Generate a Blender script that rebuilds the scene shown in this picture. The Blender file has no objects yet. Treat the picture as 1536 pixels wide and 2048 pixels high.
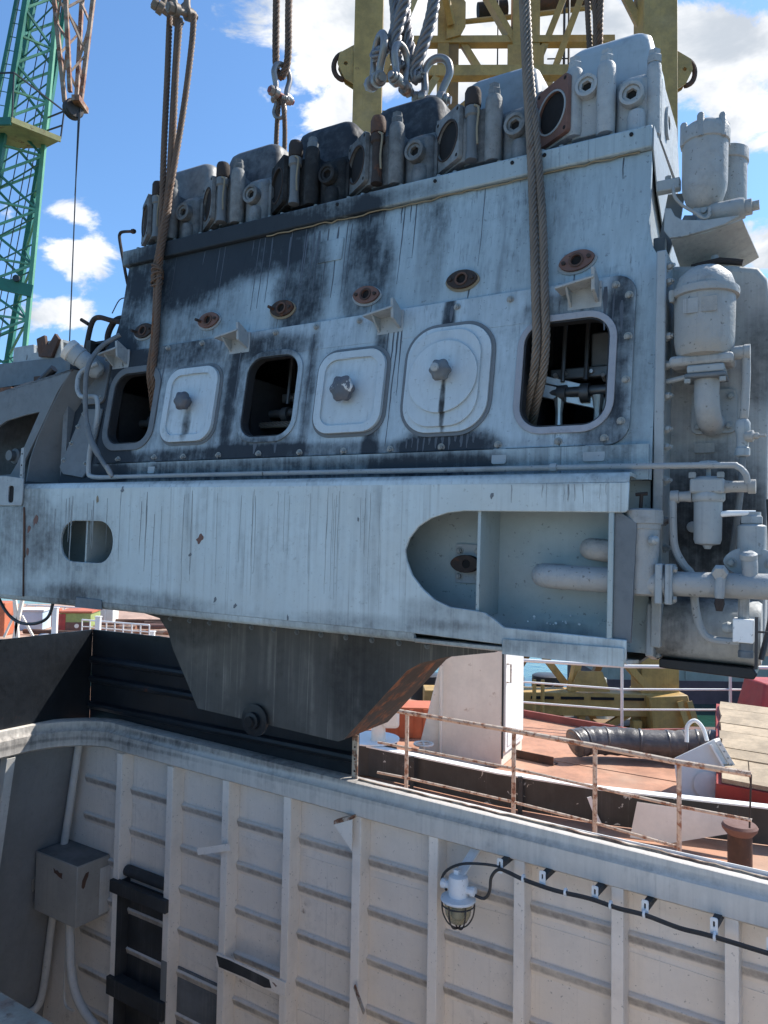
import bpy, math, random
from mathutils import Vector, Matrix, Euler, noise as mnoise
from mathutils.geometry import tessellate_polygon
random.seed(7)
R = math.radians
scene = bpy.context.scene
COL = scene.collection

# ---------------------------------------------------------------- camera
cam_d = bpy.data.cameras.new('camera'); cam = bpy.data.objects.new('camera', cam_d); COL.objects.link(cam)
cam_d.sensor_fit = 'VERTICAL'; cam_d.sensor_height = 36.0; cam_d.lens = 26.0
cam_d.clip_start = 0.05; cam_d.clip_end = 4000
cam.location = (0, 0, 2.6)
cam.rotation_euler = (Euler((R(90 + 2.83), 0, 0)).to_matrix() @ Matrix.Rotation(R(1.0), 3, 'Z')).to_euler()
scene.camera = cam
# ---------------------------------------------------------------- light
SUN = Vector((0.602, 0.291, 0.76)).normalized()
sun_d = bpy.data.lights.new('sun', 'SUN'); sun_d.energy = 3.7; sun_d.angle = R(0.53); sun_d.color = (1.0, 0.94, 0.85)
sun = bpy.data.objects.new('sun', sun_d); COL.objects.link(sun)
sun.rotation_euler = SUN.to_track_quat('Z', 'Y').to_euler(); sun.location = SUN * 50
scene.view_settings.view_transform = 'Standard'; scene.view_settings.look = 'None'
scene.view_settings.gamma = 1.0; scene.view_settings.use_curve_mapping = False
scene.view_settings.exposure = 1.0

# ---------------------------------------------------------------- node helper
class NT:
    def __init__(s, tree): s.t = tree; s.n = tree.nodes; s.l = tree.links
    def node(s, typ, **kw):
        n = s.n.new(typ)
        for k, v in kw.items(): setattr(n, k, v)
        return n
    def put(s, sock, v):
        if isinstance(v, bpy.types.NodeSocket): s.l.new(v, sock)
        elif v is not None:
            if isinstance(v, (tuple, list)) and len(v) == 3 and len(sock.default_value) == 4: v = (*v, 1)
            sock.default_value = v
    def math(s, op, a, b=None, c=None, clamp=False):
        n = s.node('ShaderNodeMath', operation=op); n.use_clamp = clamp
        for i, v in enumerate((a, b, c)):
            if v is not None: s.put(n.inputs[i], v)
        return n.outputs[0]
    def vmath(s, op, a, b=None):
        n = s.node('ShaderNodeVectorMath', operation=op)
        s.put(n.inputs[0], a)
        if b is not None: s.put(n.inputs[1], b)
        return n.outputs['Value'] if op in ('DOT_PRODUCT', 'LENGTH') else n.outputs[0]
    def noise(s, vec, scale, detail=4, rough=0.55, dist=0.0):
        n = s.node('ShaderNodeTexNoise'); s.put(n.inputs['Vector'], vec)
        n.inputs['Scale'].default_value = scale; n.inputs['Detail'].default_value = detail
        n.inputs['Roughness'].default_value = rough; n.inputs['Distortion'].default_value = dist
        return n.outputs[0]
    def step(s, v, lo, hi):
        n = s.node('ShaderNodeMapRange', interpolation_type='SMOOTHSTEP'); s.put(n.inputs[0], v)
        n.inputs[1].default_value = lo; n.inputs[2].default_value = hi
        return n.outputs[0]
    def mix(s, f, a, b):
        n = s.node('ShaderNodeMix', data_type='RGBA'); s.put(n.inputs[0], f); s.put(n.inputs[6], a); s.put(n.inputs[7], b)
        return n.outputs[2]
    def scale(s, vec, sc):
        n = s.node('ShaderNodeVectorMath', operation='MULTIPLY'); s.put(n.inputs[0], vec); n.inputs[1].default_value = sc
        return n.outputs[0]

# ---------------------------------------------------------------- world
world = bpy.data.worlds.new('World'); scene.world = world; world.use_nodes = True
w = NT(world.node_tree); w.n.clear()
sky = w.node('ShaderNodeTexSky', sky_type='NISHITA'); sky.sun_disc = False
sky.sun_elevation = math.asin(SUN.z); sky.sun_rotation = math.atan2(SUN.x, SUN.y)
sky.altitude = 50; sky.air_density = 1.0; sky.dust_density = 0.6; sky.ozone_density = 2.5
tc = w.node('ShaderNodeTexCoord').outputs['Generated']
dirn = w.vmath('NORMALIZE', tc)
wst = w.scale(dirn, (1, 1, 1.7))
cn = w.noise(wst, 9.0, 10, 0.62, 0.3)
cbig = w.noise(wst, 2.2, 4, 0.5)
tot = w.math('ADD', w.math('MULTIPLY', w.math('SUBTRACT', cn, .5), 1.35), w.math('MULTIPLY', w.math('SUBTRACT', cbig, .5), 0.45))
tot = w.math('SUBTRACT', tot, 0.16)
for d, rad, wt in (((-0.355, .846, .392), .062, .28), ((-0.385, .846, .386), .05, .2), ((-0.372, .863, .338), .072, .30), ((-0.399, .875, .270), .07, .30), ((-.38, .86, .366), .032, -.22), ((-.40, .87, .305), .034, -.22), ((-.42, .86, .30), .03, .1), ((-.446, .864, .235), .05, .2),
                   ((-0.17, .80, .578), .07, .10), ((-0.126, .796, .592), .10, .22), ((-0.09, .825, .560), .12, .28), ((-0.072, .855, .514), .045, .24),
                   ((-.014, .821, .571), .15, .32), ((0.093, .805, .585), .18, .32), ((0.202, .791, .577), .16, .26), ((.257, .791, .555), .12, .2),
                   ((.345, .765, .545), .17, .26), ((.361, .776, .510), .12, .18), ((.403, .786, .469), .09, .26), ((.435, .83, .35), .10, .32),
                   ((.396, .817, .418), .05, -.22), ((-.25, .86, .45), .22, -.22)):
    v_ = w.scale(w.vmath('SUBTRACT', dirn, d), (1, 1, 1.7))
    tot = w.math('ADD', tot, w.math('MULTIPLY', w.step(w.vmath('LENGTH', v_), rad, rad * .15), wt))
mask = w.step(tot, -0.01, 0.16)
shade = w.noise(w.vmath('ADD', wst, (0.0, 0.0, 0.06)), 6.5, 6, 0.58, .25)
cloud = w.mix(w.step(shade, 0.35, 0.62), (3.0, 3.3, 3.7), (5.6, 5.65, 5.75))
skyc = w.mix(1.0, sky.outputs[0], sky.outputs[0])
skyt = w.node('ShaderNodeMix', data_type='RGBA', blend_type='MULTIPLY'); skyt.inputs[0].default_value = 1
w.put(skyt.inputs[6], sky.outputs[0]); skyt.inputs[7].default_value = (0.74, 0.97, 1.13, 1)
bg = w.node('ShaderNodeBackground'); w.put(bg.inputs[0], w.mix(mask, skyt.outputs[2], cloud)); bg.inputs[1].default_value = 0.105
out = w.node('ShaderNodeOutputWorld'); w.l.new(bg.outputs[0], out.inputs[0])

# ---------------------------------------------------------------- materials
MATS = {}
def paint(name, base, var=0.18, streak=0.0, streak_col=(0.06, 0.06, 0.06), soot=-1.0, soot_shade_col=(0.02, 0.021, 0.023), patches=(),
          rust=0.0, rust_col=(0.16, 0.055, 0.022), rough=0.5, bump=0.25, metal=0.0, sc=1.0, dusty=0.0, spec=0.5, sax=2, chips=0.0,
          chip_col=(0.16, 0.05, 0.035), spots=0.0, ragged=1.1):
    sm_ = None
    """weathered coating: colour drift, runs, grime, corrosion and fine relief"""
    m = bpy.data.materials.new(name); m.use_nodes = True; t = NT(m.node_tree); t.n.clear()
    raw = t.node('ShaderNodeTexCoord').outputs['Object']
    rnd = t.node('ShaderNodeObjectInfo').outputs['Random']
    co = t.vmath('ADD', raw, t.scale(t.node('ShaderNodeCombineXYZ').outputs[0], (0, 0, 0)))
    cx = t.node('ShaderNodeCombineXYZ'); 
    for i, k in enumerate((37.0, 23.0, 11.0)): t.put(cx.inputs[i], t.math('MULTIPLY', rnd, k))
    co = t.vmath('ADD', raw, cx.outputs[0])
    if sc != 1: co = t.scale(co, (sc, sc, sc))
    n1 = t.noise(co, 2.6, 6, 0.6); n2 = t.noise(co, 19, 5, 0.65); n3 = t.noise(co, 90, 3, 0.6)
    lo = tuple(c * (1 - var) for c in base); hi = tuple(min(c * (1 + var), .95) for c in base)
    col = t.mix(t.step(t.math('ADD', t.math('MULTIPLY', n1, .7), t.math('MULTIPLY', n2, .3)), .33, .67), lo, hi)
    if dusty: col = t.mix(t.math('MULTIPLY', t.step(t.noise(co, 1.1, 4, .6), .45, .75), dusty), col, (.42, .36, .27))
    if streak:
        sv = [58, 58, 58]; sv[sax] = .38
        s1 = t.noise(t.scale(co, tuple(sv)), 1.0, 3, 0.6)
        sv2 = [9, 9, 9]; sv2[sax] = .7
        s2 = t.noise(t.scale(co, tuple(sv2)), 1.0, 4, 0.6)
        sm = t.math('MULTIPLY', t.math('MAXIMUM', t.math('MULTIPLY', t.step(s1, .56, .74), .8), t.math('MULTIPLY', t.step(s2, .50, .80), .75)), t.step(n1, .34, .62))
        col = t.mix(t.math('MULTIPLY', sm, streak), col, streak_col)
    if spots:
        col = t.mix(t.math('MULTIPLY', t.step(t.noise(co, 46, 3, .6), .64, .70), spots), col, (.05, .045, .045))
    if chips:
        ch = t.step(t.noise(co, 7.5, 5, .62, .6), .735 - .06 * chips, .75 - .06 * chips)
        col = t.mix(ch, col, chip_col)
    if rust:
        rn = t.math('ADD', t.math('MULTIPLY', t.noise(co, 6.5, 7, .68), .7), t.math('MULTIPLY', n1, .3))
        rm = t.step(rn, .64 - .28 * rust, .74 - .28 * rust)
        rc = t.mix(t.step(n2, .4, .62), rust_col, tuple(c * .5 for c in rust_col))
        col = t.mix(rm, col, rc)
    if soot > -1 or patches:
        tot = t.math('ADD', t.math('MULTIPLY', t.math('SUBTRACT', n1, .5), 1.5), soot)
        tot = t.math('ADD', tot, t.math('MULTIPLY', t.math('SUBTRACT', n2, .5), 1.15))
        if patches:
            sp = t.node('ShaderNodeSeparateXYZ'); t.put(sp.inputs[0], raw)
            ss = t.math('ADD', t.math('MULTIPLY', t.noise(t.scale(co, (16, 16, .9)), 1.0, 4, .6), .55), t.math('MULTIPLY', t.noise(t.scale(co, (48, 48, 1.3)), 1.0, 3, .6), .6))
            for (px, pz, rx, rz, wt) in patches:
                a = t.math('DIVIDE', t.math('SUBTRACT', sp.outputs[0], px), rx); b = t.math('DIVIDE', t.math('SUBTRACT', sp.outputs[2], pz), rz)
                d = t.math('ADD', t.math('MULTIPLY', a, a), t.math('MULTIPLY', b, b))
                tot = t.math('ADD', tot, t.math('MULTIPLY', t.step(d, 1.0, 0.1), wt * 1.45))
            tot = t.math('ADD', tot, t.math('MULTIPLY', t.math('SUBTRACT', ss, .575), ragged * 1.05))
        film = tuple(.30 * c + .55 * k for c, k in zip(base, soot_shade_col))          # thin oily film first, thick soot and painted-in shade on top
        f1 = t.math('MULTIPLY', t.step(tot, -.80, .40), .72); col = t.mix(f1, col, film)
        sm = t.math('MULTIPLY', t.step(tot, -.05, 1.0), .90)
        col = t.mix(sm, col, soot_shade_col); sm_ = t.math('MAXIMUM', sm, t.math('MULTIPLY', f1, .6))
    b = t.node('ShaderNodeBsdfPrincipled'); t.put(b.inputs['Base Color'], col); b.inputs['Metallic'].default_value = metal
    rg = t.math('ADD', rough - .14, t.math('MULTIPLY', n2, .28))
    if sm_ is not None:
        rg = t.math('ADD', rg, t.math('MULTIPLY', sm_, .32)); t.put(b.inputs['Specular IOR Level'], t.math('SUBTRACT', spec, t.math('MULTIPLY', sm_, spec * .9)))
    else: b.inputs['Specular IOR Level'].default_value = spec
    t.put(b.inputs['Roughness'], rg)
    if bump:
        bp = t.node('ShaderNodeBump'); bp.inputs['Strength'].default_value = bump; bp.inputs['Distance'].default_value = .004
        t.put(bp.inputs['Height'], t.math('ADD', t.math('ADD', n2, t.math('MULTIPLY', n3, .4)), t.math('MULTIPLY', n1, 5.0))); t.l.new(bp.outputs[0], b.inputs['Normal'])
    o = t.node('ShaderNodeOutputMaterial'); t.l.new(b.outputs[0], o.inputs[0])
    MATS[name] = m; return m

EG = (0.37, 0.47, 0.52)                    # the engine's grey-blue enamel
paint('engine_block', EG, .22, streak=.8, streak_col=(.05, .056, .066), soot=-.34, soot_shade_col=(.016, .021, .030), rough=.42, spots=.45,
      patches=((-3.1, 2.36, .66, .42, .9), (-2.5, 2.34, .55, .28, .95), (-3.66, 1.9, .34, .8, .55), (-2.02, 2.0, .26, .55, .75), (-1.60, 2.12, .20, .5, .7), (-1.15, 2.15, .12, .5, .3), (-3.5, 1.3, .45, .8, .7), (-3.85, 1.2, .3, .7, 1.0),
               (-2.2, 2.47, 1.3, .12, .7), (-2.3, .88, 2.4, .10, .6), (-1.0, .9, .5, .12, .5), (-.1, 1.2, .2, .6, .3), (-1.42, 1.85, .08, .5, .5), (-2.9, 1.95, .6, .3, .35), (-.5, 2.2, .2, .4, .12)))
paint('engine_cover', (.41, .505, .56), .20, streak=.75, streak_col=(.045, .05, .06), soot=-.38, soot_shade_col=(.016, .021, .030), rough=.40, spots=.4,
      patches=((-3.5, 1.35, .34, .8, .85), (-2.3, .98, 2.2, .08, .55), (-.95, 1.0, .36, .12, .85), (-.15, 1.05, .2, .25, .5), (-1.40, 1.3, .08, .6, .8), (-.1, 1.5, .09, .5, .65),
               (-.35, 1.64, .32, .13, .45), (-2.15, 1.65, .38, .12, .45), (-1.0, 1.68, .05, .2, .9), (-3.0, 1.7, .5, .15, .45), (-3.0, 1.3, 1.0, 1.0, .28), (-2.2, 1.4, .7, .6, .18), (-2.15, 1.03, .4, .1, .4), (-2.45, 1.3, .06, .6, .4), (-1.86, 1.35, .05, .5, .4)))
paint('engine_door', (.46, .535, .575), .10, streak=.35, soot=-.72, rough=.4, spots=.3, patches=((-.97, 1.2, .022, .2, 1.1), (-2.78, 1.2, .05, .14, .7)), dusty=.15)
paint('engine_beam', (.49, .575, .60), .12, streak=.8, streak_col=(.13, .135, .14), soot=-.58, soot_shade_col=(.07, .072, .075), rough=.38, spots=.25, chips=.12,
      patches=((-4.2, .55, .55, .6, .62), (-3.5, .35, .5, .5, .42), (-3.2, .06, 1.3, .12, .55), (-1.0, .05, 1.2, .09, .45), (-.8, .16, .4, .1, .4), (-.35, .80, .5, .05, .3), (-2.0, .82, 2.2, .03, .4)), dusty=.22)
paint('engine_inner', (.32, .39, .405), .10, soot=-.78, rough=.5, spots=.5, dusty=.2, patches=((-.35, .09, .2, .06, .5),))  # shade of the recess put into a darker tone of the enamel
paint('engine_grey', (.36, .405, .43), .18, streak=.45, soot=-.32, soot_shade_col=(.045, .048, .052), rough=.5, dusty=.35, spots=.5, chips=.5, chip_col=(.09, .085, .08), bump=.4)
paint('engine_case', (.36, .385, .395), .18, streak=.4, soot=-.42, patches=((.28, .62, .34, .42, .75), (.5, 1.35, .14, .3, .5), (.1, .2, .2, .3, .4)), rough=.62, bump=.6, dusty=.45, spots=.35)  # lower patch paints in background shade together with dirt
paint('engine_pipe', (.40, .425, .435), .3, streak=.4, soot=-.2, soot_shade_col=(.075, .075, .072), rough=.52, dusty=.5, chips=.7, chip_col=(.10, .085, .075), spots=.7, bump=1.1)
paint('engine_dark', (.17, .195, .215), .3, streak=.5, streak_col=(.22, .22, .22), soot=-.25, rough=.6)
for i, (s_, b_) in enumerate(((-.30, .40), (.12, .33), (.25, .29), (.85, .14), (.22, .33), (.30, .30))):
    paint('head_%d' % i, (b_, b_ * 1.1, b_ * 1.16), .16, streak=.35, soot=s_, rough=.58, bump=1.0, dusty=.22, rust=.16 if i else .06, rust_col=(.12, .07, .045), spots=.5, chips=.5, chip_col=(.5, .5, .48) if i else (.14, .14, .14))
for i, s_ in enumerate((-.6, -.3, .75, .8, .45, .05)):
    paint('rocker_%d' % i, ((.36, .41, .44), (.25, .29, .32), (.25, .28, .3), (.2, .21, .22), (.25, .26, .27), (.26, .275, .28))[i], .1, streak=.25, soot=s_, soot_shade_col=(.026, .031, .040), rough=.42, bump=.2)
paint('rust', (.085, .046, .032), .35, rust=.45, rust_col=(.16, .07, .036), rough=.8, bump=.8)
paint('rust_dark', (.045, .034, .030), .4, rust=.35, soot=-.3, rough=.8, bump=.8)
paint('rust_flange', (.17, .092, .074), .25, soot=-.45, rough=.75, bump=.6)
paint('bolt', (.30, .32, .32), .25, soot=-.5, rust=.22, rough=.5, metal=.2)
paint('knob', (.085, .09, .105), .3, chips=2.4, chip_col=(.55, .55, .54), rough=.5, bump=.6)
paint('black_void', (.008, .008, .009), .2, rough=.9, bump=0)
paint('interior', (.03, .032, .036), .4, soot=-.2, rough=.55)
paint('interior_mid', (.13, .14, .15), .3, soot=-.4, rough=.4, metal=.5)
paint('steel_daylight', (.55, .56, .57), .15, rough=.35, metal=.6)  # bright steel, also the colour of the painted-in daylight shapes
paint('scraped', (.40, .42, .46), .4, soot=-.12, soot_shade_col=(.05, .055, .075), rough=.45, bump=.8, chips=.3)
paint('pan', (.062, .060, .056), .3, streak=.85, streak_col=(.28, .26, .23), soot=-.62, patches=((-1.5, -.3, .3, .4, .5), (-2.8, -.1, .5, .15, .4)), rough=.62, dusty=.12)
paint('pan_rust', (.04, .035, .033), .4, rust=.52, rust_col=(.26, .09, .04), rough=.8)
paint('oil', (.07, .08, .095), .3, rough=.45)
paint('oil_thin', (.25, .275, .285), .3, rough=.5)
paint('sealant', (.26, .22, .15), .3, soot=-.5, rough=.7)
paint('rope', (.20, .165, .135), .3, soot=-.6, rough=.55, metal=.35, rust=.25, rust_col=(.20, .10, .055))
paint('rope_rust', (.15, .10, .072), .35, soot=-.5, rough=.65, metal=.2, rust=.4, rust_col=(.22, .10, .045))
paint('rope_grey', (.19, .18, .185), .25, soot=-.6, rough=.42, metal=.5)
paint('galv', (.27, .255, .245), .3, soot=-.5, rust=.3, rust_col=(.22, .11, .06), rough=.38, metal=.55)
paint('pin_red', (.25, .06, .045), .3, rough=.6)
paint('yellow', (.42, .265, .08), .26, streak=.4, streak_col=(.10, .07, .03), rust=.12, rough=.55, soot=-.85, dusty=.2)
paint('yellow_dark', (.25, .145, .05), .25, streak=.4, rust=.2, soot=-.6, rough=.6)
paint('green', (.03, .16, .11), .22, rust=.05, rough=.5, sc=.3)
paint('green_pale', (.13, .33, .20), .2, rust=.08, rough=.5, sc=.3)
paint('green_grate', (.32, .30, .13), .3, rust=.3, rough=.7, sc=.3)
paint('jib', (.36, .25, .18), .25, rust=.62, rust_col=(.30, .12, .06), rough=.65, sc=.4)
paint('sheave', (.045, .032, .028), .3, rough=.6)
paint('wire_dark', (.03, .03, .035), .2, rough=.5)
paint('pit_white', (.81, .735, .65), .12, streak=.3, streak_col=(.30, .28, .26), rough=.55, bump=.5, spots=.5, soot=-.55, soot_shade_col=(.22, .205, .195), chips=.08, chip_col=(.12, .05, .035), rust=.10, rust_col=(.46, .35, .26))
paint('pit_swage', (.81, .735, .65), .08, rough=.6, soot=-.62, soot_shade_col=(.13, .12, .118), spots=.3, ragged=.25, patches=((.25, -.026, 9, .034, .62),))  # dark band under each crest is ledge shade painted in, over light grime
paint('pit_frame', (.85, .775, .69), .10, streak=.2, streak_col=(.3, .28, .26), rough=.5, spots=.4, chips=.1, chip_col=(.2, .11, .08), soot=-.75, soot_shade_col=(.2, .19, .185))
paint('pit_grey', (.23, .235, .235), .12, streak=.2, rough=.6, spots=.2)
paint('pit_dark', (.115, .125, .135), .3, streak=.3, streak_col=(.3, .3, .3), rough=.6)
paint('pit_tarred', (.035, .037, .04), .3, streak=.35, streak_col=(.2, .2, .2), rust=.08, rough=.6)
paint('coaming', (.66, .615, .565), .14, streak=.28, streak_col=(.2, .2, .2), soot=-.55, soot_shade_col=(.06, .06, .065), rough=.5, chips=.06, bump=.5, sax=2,
      ragged=1.2, patches=((-2.4, 1.0, .9, .16, .5), (1.2, .965, 9, .022, .2), (-1.0, 1.05, 1.6, .04, .5)))
paint('coaming_rim', (.30, .25, .20), .35, spec=.12, rust=.62, rust_col=(.22, .14, .105), rough=.7, bump=.9, streak=.3)
paint('black_plate', (.013, .016, .021), .25, spec=.3, rust=.06, rust_col=(.12, .045, .025), rough=.42, streak=.2, streak_col=(.06, .06, .065))
paint('deck_red', (.40, .20, .125), .24, streak=.25, sax=0, streak_col=(.5, .33, .24), rough=.75, soot=-.92, dusty=.35, spots=.3)
paint('deck_edge', (.26, .075, .06), .2, rough=.65, rust=.1)
paint('hatch_black', (.03, .031, .031), .3, streak=.4, streak_col=(.16, .155, .15), rough=.55, spots=0, chips=1.3, chip_col=(.42, .42, .40))
paint('white_worn', (.74, .70, .62), .08, rust=.10, rust_col=(.33, .18, .10), streak=.15, streak_col=(.45, .33, .2), rough=.55, chips=.05)
paint('white_clean', (.78, .78, .76), .05, rough=.5, streak=.1, streak_col=(.5, .45, .38), rust=.03, rust_col=(.38, .24, .15))
paint('locker', (.80, .73, .62), .08, rust=.16, rust_col=(.45, .29, .17), rough=.6, streak=.25, streak_col=(.42, .30, .19))
paint('rail_rust', (.50, .42, .34), .2, rust=.58, rust_col=(.28, .13, .075), rough=.7, sc=2.2)
paint('rail_white', (.74, .73, .71), .08, rust=.08, rust_col=(.35, .2, .12), rough=.5, sc=1.5)
paint('duct', (.085, .08, .08), .35, dusty=.35, rough=.34, streak=.3, sax=0, streak_col=(.24, .23, .23), bump=.9, chips=.25, chip_col=(.33, .33, .33))
paint('wood', (.42, .33, .225), .3, streak=.6, sax=0, streak_col=(.22, .165, .11), rough=.8, bump=.5, spots=.3)
paint('red_paint', (.36, .045, .04), .2, rough=.55, rust=.1, dusty=.15)
paint('mint_rope', (.22, .46, .40), .25, rough=.8)
paint('orange_paint', (.46, .13, .06), .2, rough=.6, rust=.15, sc=.4)
paint('box_white', (.68, .67, .63), .08, rough=.5, sc=.4, rust=.05)
paint('blue_white', (.50, .62, .72), .1, rough=.5, sc=.4)
paint('olive', (.30, .36, .12), .25, rough=.6, rust=.25, sc=.4)
paint('barge_brown', (.40, .26, .19), .3, rough=.8, sc=.25, dusty=.4, rust=.3)
paint('tarp', (.36, .36, .38), .2, rough=.7, sc=.6)
paint('pontoon', (.10, .09, .07), .4, rough=.8, rust=.3, sc=.5)
paint('hull_grey', (.30, .29, .25), .15, streak=.5, streak_col=(.45, .43, .40), rough=.7, sc=.35)
paint('hull_red', (.10, .055, .06), .3, rough=.7, sc=.35)
paint('lamp_white', (.80, .82, .83), .08, rough=.45, chips=.1, chip_col=(.3, .3, .3), spots=.4)
paint('cable', (.03, .03, .032), .3, chips=.9, chip_col=(.4, .4, .4), rough=.5)
paint('wall_box', (.36, .34, .305), .12, streak=.3, rough=.45, chips=.08, chip_col=(.12, .045, .025), spots=.3)
paint('conduit', (.58, .565, .53), .12, rough=.5, spots=.3, streak=.2)
paint('soot_top', (.17, .17, .17), .3, rough=.7, bump=.9)
paint('pit_floor', (.22, .20, .175), .4, rough=.8)
paint('deck_bounce', (.60, .50, .41), .2, rough=.75, rust=.1, dusty=.2)  # pale tone chosen to reflect sun onto engine front and pit
paint('near_plate', (.035, .045, .04), .4, rough=.5, chips=.5, chip_col=(.2, .25, .25))

def glass(name, col):
    m = bpy.data.materials.new(name); m.use_nodes = True
    b = m.node_tree.nodes['Principled BSDF']; b.inputs['Base Color'].default_value = (*col, 1)
    b.inputs['Transmission Weight'].default_value = .8; b.inputs['Roughness'].default_value = .18; b.inputs['IOR'].default_value = 1.3
    MATS[name] = m
glass('lamp_glass', (.60, .57, .42))
def water():
    m = bpy.data.materials.new('water'); m.use_nodes = True; t = NT(m.node_tree); b = m.node_tree.nodes['Principled BSDF']
    b.inputs['Base Color'].default_value = (.018, .065, .045, 1); b.inputs['Roughness'].default_value = .08
    co = t.node('ShaderNodeTexCoord').outputs['Object']
    bp = t.node('ShaderNodeBump'); bp.inputs['Strength'].default_value = .45; bp.inputs['Distance'].default_value = .08
    t.put(bp.inputs['Height'], t.noise(co, 1.6, 5, .6)); t.l.new(bp.outputs[0], b.inputs['Normal']); MATS['water'] = m
water()

# ---------------------------------------------------------------- mesh helper
def frame(axis):
    a = Vector(axis).normalized(); h = Vector((0, 0, 1)) if abs(a.z) < .9 else Vector((1, 0, 0))
    u = h.cross(a).normalized(); return u, a.cross(u), a
def curve(pts, k=6):
    P = [Vector(p) for p in pts]; P = [P[0] * 2 - P[1]] + P + [P[-1] * 2 - P[-2]]; o = []
    for i in range(1, len(P) - 2):
        a, b, c, d = P[i - 1:i + 3]
        for j in range(k):
            t = j / k
            o.append(.5 * ((2 * b) + (c - a) * t + (2 * a - 5 * b + 4 * c - d) * t * t + (3 * b - a - 3 * c + d) * t ** 3))
    o.append(P[-2]); return o
def rrect(x0, x1, z0, z1, r, n=6):
    o = []
    for cx, cz, a0 in ((x1 - r, z1 - r, 0), (x0 + r, z1 - r, 90), (x0 + r, z0 + r, 180), (x1 - r, z0 + r, 270)):
        for i in range(n + 1):
            a = R(a0 + 90 * i / n); o.append((cx + r * math.cos(a), cz + r * math.sin(a)))
    return o
def circ(x, z, r, n=20): return [(x + r * math.cos(2 * math.pi * i / n), z + r * math.sin(2 * math.pi * i / n)) for i in range(n)]
FRONT = lambda u, v, d: (u, d, v)
def SLOPE(u, v, d): return (u, .17 + .15 * (v - .83) + d, v)

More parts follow.
